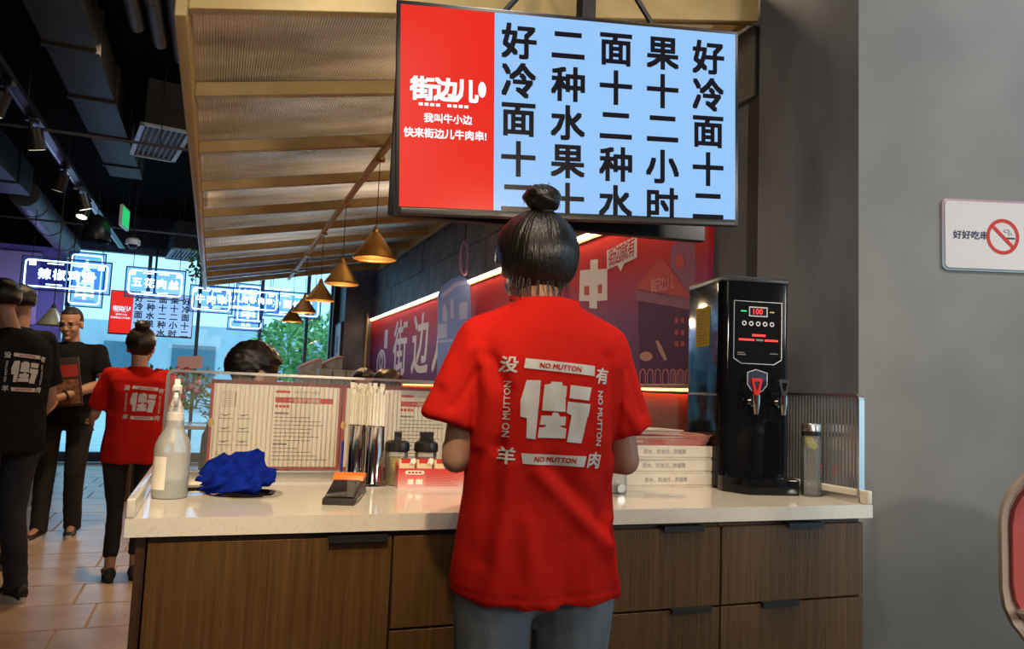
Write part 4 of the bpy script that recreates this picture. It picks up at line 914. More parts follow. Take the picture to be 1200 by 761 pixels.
# flower stand, palm and round paper lamp at the window
fl_ = thing('flower_stand', 'stand of red and pink flowers with a pink card, behind the girl in red', 'flowers', (-.32, 8.0, 0))
G().lathe([(.2, 0), (.2, .02), (.02, .04), (.02, .9), (.12, 1.0), (.1, 1.02), (0, 1.0)], n=16).build('stand', K['wooddark'], fl_, smooth=True)
rr = random.Random(5); gl, gr, gp = G(), G(), G()
for i in range(420):
    c = V((rr.gauss(0, .17), rr.gauss(0, .1), 1.16 + rr.uniform(-.16, .18) - .25 * abs(rr.gauss(0, .3)))); a = V((rr.gauss(0, 1), rr.gauss(0, 1), rr.uniform(0, 1.4))).normalized(); b = a.orthogonal().normalized(); s = rr.uniform(.04, .09)
    gl.add([c, c + a * s * .5 + b * s * .25, c + a * s, c + a * s * .5 - b * s * .25], [(0, 1, 2, 3)])
gl.build('foliage', K['leaf'], fl_, kind='stuff', fix=False)
for i in range(44):
    c = V((rr.gauss(.02, .15), -.08 + rr.gauss(0, .05), 1.18 + rr.uniform(-.12, .14))); (gp if i % 5 == 0 else gr).ell(c, (.028, .022, .026), u=8, v=6)
gr.build('red_blossoms', mat('red_petal', (.42, .01, .03), .6), fl_, smooth=True, kind='stuff'); gp.build('pink_blossoms', mat('pink_petal', (.6, .3, .5), .6), fl_, smooth=True, kind='stuff')
G().box((.10, -.05, 1.39), (.22, .006, .12), rot=M.Rotation(R(-4), 3, 'Y')).frus((.10, -.045, 1.33), (.08, 0, 1.1), .004, .004, 6).build('card', mat('pink_card', (.62, .42, .5), .6), fl_)
pl = thing('palm_plant', 'dark green potted palm before the window, right of the flowers', 'plant', (.11, 10.4, 0))
G().lathe([(0, 0), (.16, 0), (.2, .4), (.18, .4), (.17, .36), (0, .36)], n=20).build('pot', K['pier'], pl, smooth=True)
for k in range(11):
    a = k * 2.4; g = G(); L_ = rr.uniform(.8, 1.15); up_ = rr.uniform(.8, 1.3); prev = None; q = V((0, 0, .36))
    for i in range(9):
        t = i / 8; q2 = V((math.cos(a) * L_ * .45 * t ** 1.4, math.sin(a) * L_ * .45 * t ** 1.4, .36 + up_ * (t - .35 * t * t * t)))
        if prev is not None:
            d = (q2 - prev).normalized(); sd = d.cross(V((0, 0, 1))).normalized(); ln = .15 * math.sin(math.pi * (t * .9 + .05))
            for s in (-1, 1): g.add([prev, prev + d * .03, q2 + sd * s * ln + V((0, 0, -.04))], [(0, 1, 2)])
            g.frus(prev, q2, .004, .004, 5)
        prev = q2
    g.build('frond', K['leafdark'], pl, fix=False)
rl_ = thing('round_lamp', 'white ribbed round floor lamp before the far window', 'lamp', (.27, 10.9, 0))
G().ell((0, 0, 1.52), (.16, .16, .13), u=28, v=16, fn=lambda d: 1 + .02 * math.sin(14 * math.atan2(d.y, d.x))).build('shade', mat('lamp_paper', (.7, .66, .6), .6, emit=(1, .9, .75), es=.35), rl_, smooth=True)
G().frus((0, 0, 0), (0, 0, 1.40), .012, .012, 10).lathe([(0, 0), (.13, 0), (.13, .02), (0, .02)], n=20).build('stand', K['black'], rl_)
# stepped grey blocks and chairs near the pier, the framed poster on its side
K['greyblk'] = mat('grey_block', (.12, .145, .17), .6, col2=(.20, .225, .25), scale=9, bump=.2)
st = thing('stepped_planter', 'stepped grey stone partition against the pier at the far right', 'partition', (.99, 9.3, 0))
for i in range(5):
    for j in range(7 - i if i < 4 else 3):
        G().b2((.62 - (j + 1) * .155, -.12 + .03 * (i % 2), (.98 if j < 9 else 0) + i * .088), (.62 - j * .155 - .006, .14, 1.062 + i * .088)).build('stone', K['greyblk'], st, bev=.004, seg=1)
G().b2((-.48, -.1, 0), (.62, .14, .98)).build('base', K['greyblk'], st)
K['pinktop'] = mat('dusty_pink', (.5, .26, .24), .6)
for i, (x, y, h) in enumerate(((1.20, 10.6, 1.56), (1.52, 10.9, 1.62))):
    o = thing('booth_seat', ('grey booth seat back with a pink top, left of the pair by the window', 'grey booth seat back with a pink top, next to the pier')[i], 'seat', (x, y, 0))
    G().prism([(-.15, 0), (.15, 0), (.15, h), (.08, h), (-.15, h - .12)], lambda a, b, h_: V((a, h_, b)), .4).build('body', K['greyblk'], o, bev=.005); G().prism([(-.15, h - .115), (.08, h + .004), (.15, h + .004), (.15, h + .024), (.08, h + .024), (-.15, h - .095)], lambda a, b, h_: V((a, h_ - .02, b)), .44).build('top', K['pinktop'], o)
fp = thing('framed_poster', 'black framed pale poster on the side of the far pier', 'picture', (1.715, 11.62, 1.55))
G().b2((-.03, -.28, 0), (0, .28, .62)).build('frame', K['black'], fp); G().b2((-.034, -.25, .03), (-.029, .25, .59)).build('print', mat('poster', (.5, .52, .62), .5), fp)
G().b2((-.036, -.08, .15), (-.033, .09, .42)).build('figure_print', K['greyink'], fp)
cu2 = thing('gold_curtain', 'narrow gold curtain at the far end of the mural', 'curtain', (2.04, 11.3, 0)); g = G(); vs = []
for i in range(25): vs += [V((.012 * math.sin(i * 1.3), i * .008 - .1, .3)), V((.012 * math.sin(i * 1.3), i * .008 - .1, 2.3))]
g.add(vs, [(2 * i, 2 * i + 2, 2 * i + 3, 2 * i + 1) for i in range(24)]).build('drape', mat('gold_cloth', (.5, .34, .12), .5), cu2, smooth=True, fix=False); G().frus((0, -.12, 2.3), (0, .12, 2.3), .012, .012, 8).build('rod', K['brass'], cu2)
# tables seen between the people
def table(x, y, rz, lab, w_=1.1, d=.7, topm=None):
    t = thing('dining_table', lab, 'table', (x, y, 0), rz); G().b2((-w_ / 2, -d / 2, .72), (w_ / 2, d / 2, .76)).build('tabletop', topm or K['quartz'], t, bev=.006)
    for a in (-1, 1):
        for b in (-1, 1): G().b2((a * (w_ / 2 - .05) - .03, b * (d / 2 - .05) - .03, 0), (a * (w_ / 2 - .05) + .03, b * (d / 2 - .05) + .03, .72)).build('leg', K['wood'], t)
    return t
K['bluetop'] = mat('pale_tabletop', (.45, .52, .6), .15)
table(-.28, 8.9, 0, 'pale topped wooden table behind the girl in red', 1.0, .75, K['bluetop'])
table(-3.0, 8.7, 0, 'pale topped wooden table behind the men in black', 1.2, .8, K['bluetop'])
table(1.12, 3.35, 0, 'dining table behind the counter where the seated man sits', 0.85, .7)
wb2 = thing('wood_cabinet', 'low dark wooden cabinet beside the aisle behind the men', 'cabinet', (-1.75, 8.3, 0)); G().b2((-.25, -.3, 0), (.25, .3, .78)).build('carcass', K['wood'], wb2); G().b2((-.24, -.32, .05), (-.005, -.3, .75)).build('door', K['wood'], wb2, bev=.003); G().b2((.005, -.32, .05), (.24, -.3, .75)).build('door', K['wood'], wb2, bev=.003); G().b2((-.27, -.33, .78), (.27, .32, .81)).build('top', K['wooddark'], wb2)
vp_ = thing('climbing_plant', 'small trailing green plant hooked on the awning edge', 'plant', (AX0 - .045, 8.6, 2.40)); g = G(); rr = random.Random(8)
for i in range(70):
    c = V((-rr.uniform(.0, .10), rr.gauss(0, .16), rr.uniform(-.12, .18))); a = V((rr.gauss(0, 1), rr.gauss(0, 1), rr.gauss(-.5, 1))).normalized(); b = a.orthogonal().normalized(); s = .06
    g.add([c, c + a * s * .5 + b * s * .3, c + a * s, c + a * s * .5 - b * s * .3], [(0, 1, 2, 3)])
g.build('foliage', K['leaf'], vp_, kind='stuff', fix=False); G().tube([(0, -.3, .05), (-.03, -.1, .12), (-.04, .1, .02), (0, .3, .1)], .005, 6).build('vine', K['leafdark'], vp_)
K['stool'] = K['blackplastic']
def stool(x, y, lab, h=.45):
    t = thing('stool', lab, 'stool', (x, y, 0)); G().lathe([(0, h - .04), (.17, h - .04), (.18, h - .02), (.17, h), (0, h)], n=28).build('seat', K['stool'], t, smooth=True)
    for a in range(4): c, s = math.cos(a * 1.571 + .78), math.sin(a * 1.571 + .78); G().tube([(c * .12, s * .12, h - .04), (c * .17, s * .17, 0)], .012, 8).build('leg', K['stool'], t)
# ------------------------------------------------------------------ people
K['skin'] = mat('skin', (.42, .22, .145), .5, col2=(.47, .26, .17), scale=12); K['skin2'] = mat('skin_tan', (.30, .155, .10), .5, col2=(.36, .19, .13), scale=12)
K['hair'] = mat('black_hair', (.004, .0035, .0035), .34, col2=(.010, .008, .007), scale=30, stretch=(6, 6, .5), bump=.25, bscale=60, spec=.5)
K['hairbrown'] = mat('dark_brown_hair', (.012, .007, .004), .4, col2=(.03, .018, .01), scale=30)
K['eye'] = mat('dark_eye', (.03, .02, .015), .15); K['lip'] = mat('lip', (.32, .12, .09), .5)
K['redshirt'] = mat('red_cotton', (.46, .012, .008), .9, col2=(.52, .015, .010), scale=5, bump=.06, bscale=420, spec=.06)
K['blackshirt'] = mat('black_cotton', (.008, .008, .009), .9, col2=(.013, .013, .014), scale=6, spec=.1)
K['blackpants'] = mat('black_trousers', (.010, .010, .012), .85, col2=(.02, .02, .025), scale=5); K['navypants'] = mat('dark_jeans', (.012, .014, .022), .85, col2=(.03, .034, .045), scale=6)
K['denim'] = mat('washed_denim', (.075, .10, .135), .85, col2=(.20, .235, .27), scale=7, stretch=(1, 1, .6), bump=.15, bscale=200, lo=.3, hi=.7)
K['print'] = mat('shirt_print', (.60, .58, .55), .75, col2=(.52, .50, .46), scale=30)
K['shoe'] = mat('black_shoe', (.012, .012, .014), .5); K['sole'] = mat('white_sole', (.55, .53, .5), .6)

def sring(z, cx, cy, rx, ry, p=2.4, n=32):
    o = []
    for i in range(n):
        a = 2 * math.pi * i / n; c, s = math.cos(a), math.sin(a)
        o.append(V((cx + rx * math.copysign(abs(c) ** (2 / p), c), cy + ry * math.copysign(abs(s) ** (2 / p), s), z)))
    return o
def head_geo(g, Hm, k=1.0, detail=True):
    r3 = Hm.to_3x3()
    def e(c, r, **kw): g.ell(Hm @ V([q * k for q in c]), [q * k for q in r], rot=r3, **kw)
    e((0, -.012, .032), (.075, .094, .088)); e((0, .02, -.03), (.0615, .068, .084)); e((0, .036, -.078), (.043, .045, .036))
    if detail:
        g.frus(Hm @ V((0, .084 * k, .008 * k)), Hm @ V((0, .101 * k, -.03 * k)), .009 * k, .013 * k, 10); e((0, .098, -.033), (.018, .014, .011))
        for s in (-1, 1):
            e((s * .028, .078, .020), (.023, .011, .008)); e((s * .076, -.006, -.012), (.011, .021, .033)); e((s * .036, .058, -.035), (.024, .026, .024))
        e((0, .080, -.064), (.023, .012, .006)); e((0, .078, -.073), (.019, .012, .0065)); e((0, .074, -.102), (.02, .018, .015))
    else:
        for s in (-1, 1): e((s * .076, -.006, -.012), (.011, .021, .033))
def hand_geo(g, w, d, n, side, k=1.0, curl=28):
    w, d, n = V(w), V(d).normalized(), V(n); n = (n - d * n.dot(d)).normalized(); x = d.cross(n) * side  # x towards the thumb
    B3 = M((x, n, d)).transposed()
    g.frus(w - d * .02, w + d * .02, .026 * k, .028 * k, 12); g.ell(w + d * .05 * k, (.040 * k, .0155 * k, .052 * k), rot=B3)
    for i, (o, l, r) in enumerate(((.030, .070, .0088), (.0105, .078, .0092), (-.0095, .073, .0088), (-.028, .056, .0078))):
        p = w + d * (.090 - .006 * abs(i - 1)) * k + x * o * k; dd = d + x * o * 1.2
        for j, f in enumerate((.45, .32, .23)):
            ax = x; dd = (M.Rotation(-R(curl * (1, 1.25, .9)[j]) * side, 3, ax) @ dd).normalized(); q = p + dd * l * f * k
            g.cap(p, q, r * k * (1 - .08 * j), r * k * (.92 - .08 * j), 8); p = q
    p = w + d * .028 * k + x * .030 * k; dd = (x * .75 + d * .8 + n * .25).normalized()
    for j, (l, r) in enumerate(((.038, .0115), (.030, .0102), (.024, .0088))):
        q = p + dd * l * k; g.cap(p, q, r * k, r * k * .92, 8); p = q; dd = (dd + d * .35 + n * .12).normalized()
def body_joints(H, **kw):
    J = {}
    for s, n in ((-1, 'L'), (1, 'R')):
        J['sh' + n] = V((s * .105 * H, 0, .812 * H)); J['el' + n] = V((s * .135 * H, -.02, .625 * H)); J['wr' + n] = V((s * .14 * H, .05, .49 * H))
        J['hip' + n] = V((s * .055 * H, 0, .52 * H)); J['kn' + n] = V((s * .056 * H, .015, .28 * H)); J['an' + n] = V((s * .058 * H, -.015, .05 * H)); J['fd' + n] = V((s * .15, 1, 0))
    J['pel'] = V((0, 0, .54 * H)); J['ch'] = V((0, 0, .74 * H)); J['nk'] = V((0, -.005, .835 * H)); J['hd'] = V((0, .02, .925 * H))
    for k, v in kw.items(): J[k] = V(v)
    return J
def body_mesh(J, H, Hm, female=False, voxel=.007, detail=True):
    k = H / 1.7; f = .88 if female else 1.0; g = G()
    head_geo(g, Hm, 1.0 * (.97 if female else 1), detail)
    g.cap(J['nk'] - V((0, 0, .05)), Hm @ V((0, -.02, -.05)), .056 * f, .052 * f)
    g.ell((J['ch'] + J['nk']) / 2 - V((0, 0, .02)), (.13 * f * k, .075 * k, .10 * k)); g.ell(J['ch'], (.135 * f * k, .088 * k, .17 * k)); g.ell((J['pel'] + J['ch']) / 2, (.115 * f * k, .08 * k, .18 * k)); g.ell(J['pel'], (.135 * k, .095 * k, .11 * k))
    for s, n in ((-1, 'L'), (1, 'R')):
        g.cap(J['nk'] - V((0, 0, .07)), J['sh' + n] - V((0, 0, .015)), .040 * f, .044 * f * k); g.cap(J['sh' + n] - V((0, 0, .015)), J['el' + n], .047 * f * k, .038 * f * k); g.cap(J['el' + n], J['el' + n].lerp(J['wr' + n], .3), .038 * f * k, .040 * f * k); g.cap(J['el' + n].lerp(J['wr' + n], .3), J['wr' + n], .040 * f * k, .026 * f * k)
        d = J['wr' + n] - J['el' + n]; hand_geo(g, J['wr' + n], d, J.get('pn' + n, V((-s, 0, 0))), -s * (1 if True else 0), .95 * f * k)
        g.cap(J['pel'] + V((s * .05, 0, -.02)), J['hip' + n], .09 * k, .075 * k); g.cap(J['hip' + n], J['kn' + n], .072 * k, .050 * k); g.cap(J['kn' + n], J['kn' + n].lerp(J['an' + n], .3), .050 * k, .050 * k); g.cap(J['kn' + n].lerp(J['an' + n], .3), J['an' + n], .050 * k, .034 * k)
        fd = J['fd' + n].normalized(); g.cap(J['an' + n] + V((0, 0, -.012)), J['an' + n] + fd * .12 + V((0, 0, -.03)), .034 * k, .024 * k)
    return remesh(g, voxel, 4)
def trousers_mesh(J, H, voxel=.009, flare=1.0, ht=.02):
    k = H / 1.7; g = G(); p = J['pel']
    g.ell(p + V((0, 0, -.02)), (.160 * k, .105 * k, .12 * k)); g.loft([sring(p.z + .1, p.x, p.y, .140 * k, .095 * k), sring(p.z - .02, p.x, p.y, .158 * k, .105 * k)])
    for s, n in ((-1, 'L'), (1, 'R')):
        a = J['an' + n] + V((0, 0, ht)); g.cap(p + V((s * .07 * k, 0, -.03)), J['hip' + n] + V((s * .012, 0, -.04)), .1 * k, .094 * k); g.cap(J['hip' + n] + V((s * .012, 0, -.04)), J['kn' + n], .093 * k, .068 * k * flare); g.ell(J['kn' + n], .070 * k * flare); g.frus(J['kn' + n], a, .068 * k * flare, .058 * k * flare, 18)
    me = remesh(g, voxel, 4)
    NN = [v.normal.copy() for v in me.vertices]
    for v, vn in zip(me.vertices, NN):
        c = v.co; v.co = c + vn * (.006 * noise.noise(V((c.x * 9, c.y * 9, c.z * 5))) + .004 * noise.noise(V((c.x * 16, c.y * 16, c.z * 30))) * (1 if c.z < .35 else .4))
    return me
def shoe(parent, an, fd, m, sole=True, slim=1.0, socks=None):
    fd = V(fd).normalized(); sd = V((fd.y, -fd.x, 0)); o = V((an.x, an.y, 0))
    def rg(y, w_, zt, zb=.018, n=14): return [o + fd * y + sd * (w_ * math.cos(2 * math.pi * i / n)) + V((0, 0, max(zb, zb + (zt - zb) * (.5 + .62 * math.sin(2 * math.pi * i / n))))) for i in range(n)]
    s = G().loft([rg(-.075, .018, .06), rg(-.065, .032, .085), rg(-.03, .038 * slim, .095 * slim), rg(.03, .040 * slim, .085 * slim), rg(.09, .045 * slim, .06), rg(.14, .042 * slim, .05), rg(.172, .026, .038), rg(.18, .012, .03)]).build('shoe', m, parent, smooth=True, ang=70)
    if sole:
        def r2(z): return [o + fd * (.052 + .135 * math.cos(2 * math.pi * i / 24)) + sd * (.045 * slim * math.sin(2 * math.pi * i / 24) * (1 + .12 * math.cos(2 * math.pi * i / 24))) + V((0, 0, z)) for i in range(24)]
        G().loft([r2(0), r2(.032)]).build('sole', K['sole'] if sole is True else sole, s)
    else: G().loft([[o + fd * (.052 + .13 * math.cos(2 * math.pi * i / 24)) + sd * (.04 * slim * math.sin(2 * math.pi * i / 24)) + V((0, 0, z)) for i in range(24)] for z in (0, .02)]).build('sole', K['shoe'], s)
def tee_mesh(J, H, hem, w_=(.17, .2), voxel=.009, female=False, sl=.62):
    k = H / 1.7; z1 = J['nk'].z - .01; c = J['pel']; q = J['ch']; f = .9 if female else 1.0
    L = lambda z: c.lerp(J['nk'], max(0, (z - c.z) / (J['nk'].z - c.z)))
    def r(z, rx, ry): p = L(z); return sring(z, p.x, p.y, rx * k * f, ry * k * 1.06, 2.5)
    g = G(); zs = [(hem, w_[1], .135), (hem + .1, w_[1] * .97, .13), (.6 * H, w_[0], .122), (.68 * H, w_[0] * 1.0, .122), (.75 * H, w_[0] * 1.04, .124), (.79 * H, w_[0] * 1.05, .11), (.815 * H, w_[0] * .85, .088), (.835 * H, .082, .07), (.845 * H, .07, .062)]
    dz = c.z - .54 * H
    g.loft([r(z + (dz if i > 1 else 0), a, b) for i, (z, a, b) in enumerate(zs)])
    for n in 'LR':
        a, b = J['sh' + n], J['el' + n]; e = a.lerp(b, sl); d = (b - a).normalized(); o = V((0, 0, -.012)); g.ell(a + o, .064 * k * f); g.cap(J['nk'] + V((0, 0, -.055)), a + o, .062 * k, .062 * k * f); g.frus(a + o, e, .064 * k * f, .074 * k * f, 18)
    me = remesh(g, voxel, 5)
    NN = [v.normal.copy() for v in me.vertices]
    for v, vn in zip(me.vertices, NN):
        c_ = v.co; v.co = c_ + vn * (.008 * noise.noise(V((c_.x * 9 + c_.z * 6, c_.y * 9, c_.z * 4 - c_.x * 5))) + .004 * noise.noise(c_ * 16))
    return me
def hair_cap(parent, Hm, m, k=1.0, fringe=.035, nape=-.06, seed=0, r=(.0815, .101, .095), spike=.004):
    g = G(); r3 = Hm.to_3x3(); sd = seed
    def fn(d):
        face = d.y > .25 and d.z < (.45 + .1 * d.x * d.x) and abs(d.x) < .95
        low = d.z < (-.62 if d.y < .1 else -.1) or (d.y > -.15 and d.z < -.12 and d.y <= .25)
        s = 1 + spike * 10 * noise.noise(V((d.x * 9, d.y * 9, d.z * 5 + sd)))
        return .86 if face else (.84 if low else s)
    g.ell(Hm @ V((0, -.014 * k, .034 * k)), [q * k for q in r], rot=r3, u=44, v=34, fn=fn)
    return g.build('hair', m, parent, smooth=True, ang=70)
def face_parts(parent, Hm, glasses=False):
    r3 = Hm.to_3x3()
    for s in (-1, 1):
        G().ell(Hm @ V((s * .031, .0775, .003)), (.014, .008, .0055), rot=r3).build('eye', K['eye'], parent, smooth=True)
        G().ell(Hm @ V((s * .031, .0855, .021)), (.02, .006, .0035), rot=r3).build('eyebrow', K['hair'], parent, smooth=True)
    G().ell(Hm @ V((0, .0875, -.067)), (.021, .006, .005), rot=r3).build('mouth', K['lip'], parent, smooth=True)
    if glasses:
        g = G()
        for s in (-1, 1):
            pts = [Hm @ V((s * .032 + .024 * math.cos(a), .098 - .004 * abs(math.cos(a)), .001 + .017 * math.sin(a))) for a in [2 * math.pi * i / 16 for i in range(17)]]; g.tube(pts, .0014, 6)
            g.tube([Hm @ V((s * .056, .094, .004)), Hm @ V((s * .074, .06, .006)), Hm @ V((s * .08, -.005, .004))], .002, 6)
        g.tube([Hm @ V((-.009, .100, .004)), Hm @ V((.009, .100, .004))], .002, 6); g.build('glasses', K['ink'], parent)
JIE = [[(180, 200), (262, 198), (258, 265), (250, 345), (243, 540), (190, 535), (188, 420), (150, 412), (178, 370), (176, 322), (147, 318)],
       [(323, 203), (390, 203), (388, 222), (420, 226), (416, 292), (388, 292), (386, 304), (414, 306), (416, 376), (275, 372), (278, 304), (318, 304), (318, 292), (280, 290), (285, 222), (322, 222)],
       [(335, 388), (350, 380), (372, 385), (384, 404), (420, 404), (418, 455), (380, 458), (380, 466), (425, 474), (422, 530), (256, 530), (262, 472), (305, 466), (305, 456), (265, 455), (272, 402), (335, 400)],
       [(443, 218), (578, 228), (560, 305), (437, 295)], [(428, 315), (570, 325), (560, 400), (540, 400), (525, 557), (432, 550), (455, 395), (424, 380)]]
def shirt_print(parent, shirt, cx, cz, k=1.0, fine=.010, m=None, off=.0022, turn=0.0):
    bv = BVHTree.FromPolygons([v.co for v in shirt.vertices], [tuple(p.vertices) for p in shirt.polygons])
    D = V((math.sin(turn), math.cos(turn), 0)); U = V((D.y, -D.x, 0))
    def wrap(g, name, mm_, extra=0):
        bm = g.bm; bmesh.ops.triangulate(bm, faces=bm.faces)
        for _ in range(4):
            E_ = [e for e in bm.edges if e.calc_length() > fine]
            if not E_: break
            bmesh.ops.subdivide_edges(bm, edges=E_, cuts=1); bmesh.ops.triangulate(bm, faces=bm.faces)
        for v in bm.verts:
            y_ = v.co.y; o = U * (cx + v.co.x) + V((0, 0, cz + v.co.z)) - D * 1.0
            h = bv.ray_cast(o, D)
            v.co = (h[0] - D * (off + extra - y_)) if h[0] else (o + D * .87)
        g.build(name, mm_, parent, fix=False)
    f = lambda a, b, h=0: V((a * k, h, b * k)); px = lambda x, y: ((x - 370) / 5.436 / 512, (383 - y) / 5.436 / 512)
    g = G()
    for p in JIE: g.flat([px(*q) for q in p], f)
    for p in ([(172, 72), (600, 98), (597, 158), (162, 130)], [(165, 622), (562, 632), (548, 694), (176, 682)]): g.flat([px(*q) for q in p], f)
    for ch, x, y, s, rot in (('没', 80, 112, .036, 0), ('有', 655, 155, .036, -.06), ('羊', 87, 640, .036, 0), ('肉', 618, 655, .036, -.06)): q = px(x, y); g.text(ch, s, f, *q, bold=.03, rot=rot, sh=.12)
    q = px(78, 372); g.text('NO MUTTON', .0175, f, *q, bold=.02, rot=math.pi / 2, sx=1.1); q = px(640, 408); g.text('NO MUTTON', .0175, f, *q, bold=.02, rot=-math.pi / 2, sx=1.1)
    wrap(g, 'printed_lettering', m or K['print'])
    g = G(); q = px(382, 116); g.text('NO MUTTON', .0150, f, *q, bold=.03, rot=-.055, sh=.1); q = px(368, 656); g.text('NO MUTTON', .0150, f, *q, bold=.03, rot=-.02, sh=.1)
    wrap(g, 'banner_lettering', bpy.data.materials['red_cotton'] if 'red_cotton' in shirt.name or k > .9 else K['ink'], .0012)

def headm(J, yaw=0, pitch=0, roll=0, lean=0): return M.Translation(J['hd']) @ M.Rotation(yaw, 4, 'Z') @ M.Rotation(-pitch, 4, 'X') @ M.Rotation(roll, 4, 'Y')
def person(label, loc, rz, H, J, Hm, shirt, pants, hem, female=False, skin=None, voxel=.008, face=True, tee_w=(.17, .195), shoes=None, sole=True, hair='short', glasses=False, feet=True, sl=.62, flare=1.0, ht=-.03, detail=True, slim=1.0):
    t = thing('person', label, 'person', loc, rz)
    put('body', body_mesh(J, H, Hm, female, voxel, detail), skin or K['skin'], t, smooth=True, ang=180)
    sm = tee_mesh(J, H, hem, tee_w, .010, female, sl); s = put('shirt', sm, shirt, t, smooth=True, ang=180)
    put('trousers', trousers_mesh(J, H, .010, flare, ht), pants, t, smooth=True, ang=180)
    if feet:
        for n in 'LR': shoe(t, J['an' + n], J['fd' + n], shoes or K['shoe'], sole, slim)
    if hair == 'short': hair_cap(t, Hm, K['hair'], seed=len(label))
    if face: face_parts(t, Hm, glasses)
    return t, s

# ---- the woman at the counter, seen from behind
HL = V((.692, 1.60, 0)); HRZ = -.12; H = 1.63
J = body_joints(H, shL=(-.150, 0, 1.345), shR=(.150, 0, 1.345), elL=(-.192, -.015, 1.075), elR=(.205, -.01, 1.075), wrL=(-.045, .235, 1.08), wrR=(.06, .235, 1.08), pnL=(.5, 0, -1), pnR=(-.5, 0, -1), nk=(0, -.01, 1.385), hd=(-.018, .03, 1.517), ch=(0, .0, 1.2), pel=(0, .0, .87),
                hipL=(-.080, 0, .80), hipR=(.080, 0, .80), knL=(-.088, .02, .45), knR=(.088, .02, .45), anL=(-.11, -.02, .08), anR=(.12, -.02, .08))
woman = thing('person', 'woman in a red t-shirt with a hair bun standing at the counter, back turned', 'person', HL, HRZ)
Hm = headm(J, .06, .22)
put('body', body_mesh(J, H, Hm, True, .0065, True), K['skin'], woman, smooth=True, ang=180); face_parts(woman, Hm)
g = G()
g.loft([sring(z, cx, cy, rx, ry, p) for z, cx, cy, rx, ry, p in ((.792, .0, .0, .190, .133, 2.3), (.84, 0, 0, .187, .132, 2.3), (.91, 0, 0, .179, .128, 2.4), (1.0, 0, 0, .170, .122, 2.4), (1.10, 0, -.005, .165, .120, 2.5), (1.20, 0, -.01, .168, .118, 2.6), (1.29, 0, -.012, .172, .110, 2.6), (1.34, 0, -.012, .165, .094, 2.4), (1.37, 0, -.012, .143, .083, 2.2), (1.40, 0, -.010, .106, .071, 2.1), (1.42, 0, -.008, .082, .065, 2.1), (1.438, 0, 0, .070, .060, 2))])
for s, sh, en, rr_ in ((-1, V((-.150, -.008, 1.335)), V((-.207, -.008, 1.150)), .064), (1, V((.150, -.008, 1.335)), V((.212, -.008, 1.142)), .062)):
    g.ell(sh, .05); g.frus(sh, en, .052, rr_, 20); g.cap(V((s * .07, -.008, 1.375)), sh, .048, .051, 16)
me = remesh(g, .0055, 14)
def fpx(x, y): return ((x - 628) / 512, 1.22 - (y - 463) / 512)
FOLDS = []
def fold(pts, w_, amp):
    FOLDS.append(([(*fpx(*a), *fpx(*b)) for a, b in zip(pts[:-1], pts[1:])], w_, amp))
fold([(612, 545), (640, 575), (668, 603), (692, 622)], .020, .011); fold([(622, 540), (655, 566), (690, 598), (703, 612)], .022, -.012)
fold([(703, 600), (697, 625), (706, 655), (720, 690)], .014, .010); fold([(700, 560), (690, 600)], .02, -.008)
fold([(566, 520), (562, 580), (556, 640)], .016, -.008); fold([(580, 540), (575, 610), (560, 690)], .018, .008)
fold([(556, 425), (572, 460), (566, 520)], .014, -.012); fold([(545, 415), (558, 470), (552, 520)], .014, .009)
fold([(698, 400), (712, 440), (716, 500)], .014, .008); fold([(690, 420), (702, 470), (708, 520)], .014, -.009)
fold([(600, 600), (604, 650), (598, 700)], .018, .006); fold([(640, 620), (644, 700)], .02, -.006); fold([(668, 630), (672, 700)], .016, .005)
fold([(512, 455), (535, 420)], .012, .006); fold([(520, 480), (545, 440)], .010, -.007); fold([(742, 480), (720, 430)], .012, -.007); fold([(735, 500), (716, 470)], .01, .006)
NN = [v.normal.copy() for v in me.vertices]
for v, vn in zip(me.vertices, NN):
    c = v.co; dsp = 0
    for segs, w_, a in FOLDS:
        d2 = 9
        for i_, (x0, z0, x1, z1) in enumerate(segs):
            dx, dz = x1 - x0, z1 - z0; t = max(0, min(1, ((c.x - x0) * dx + (c.z - z0) * dz) / (dx * dx + dz * dz))); q2 = (c.x - x0 - t * dx) ** 2 + (c.z - z0 - t * dz) ** 2
            if q2 < d2: d2 = q2
        if d2 < 9 * w_ * w_: dsp = dsp + a * math.exp(-d2 / (w_ * w_)) * .95
    if c.y > 0: dsp *= .5
    n1 = noise.noise(V((c.x * 9 + c.z * 1.5, c.y * 6, c.z * 2.0))); n2 = noise.noise(V((c.x * 20 + c.z * 7, c.y * 14, c.z * 4))); n3 = noise.noise(V((c.x * 40, c.y * 40, c.z * 26)))
    dsp += (.009 * n1 + .0035 * n2 + .0010 * n3) * (1 if c.z < 1.36 else .4)
    if abs(c.z - .812 - .006 * math.sin(c.x * 9)) < .0035 and abs(vn.z) < .6: dsp -= .0016
    v.co = c + vn * dsp
    if c.z < .90: v.co.z += -.012 * (1 - (c.z - .79) / .12) * math.cos(c.x * 9 - .3) 
hs = put('shirt', me, K['redshirt'], woman, smooth=True, ang=180)
shirt_print(woman, me, .0, 1.183, 1.0, .008)
g = G(); pts = [V((.0735 * math.cos(a), .002 + .0635 * math.sin(a), 1.432 - .012 * math.sin(a) * (-1))) for a in [2 * math.pi * i / 40 for i in range(41)]]
g.tube(pts, .0085, 8); g.build('collar', K['redshirt'], hs, smooth=True)
tm3 = trousers_mesh(J, H, .008, 1.22); put('jeans', tm3, K['denim'], woman, smooth=True, ang=180)
for n in 'LR': shoe(woman, J['an' + n], J['fd' + n], K['shoe'], True)
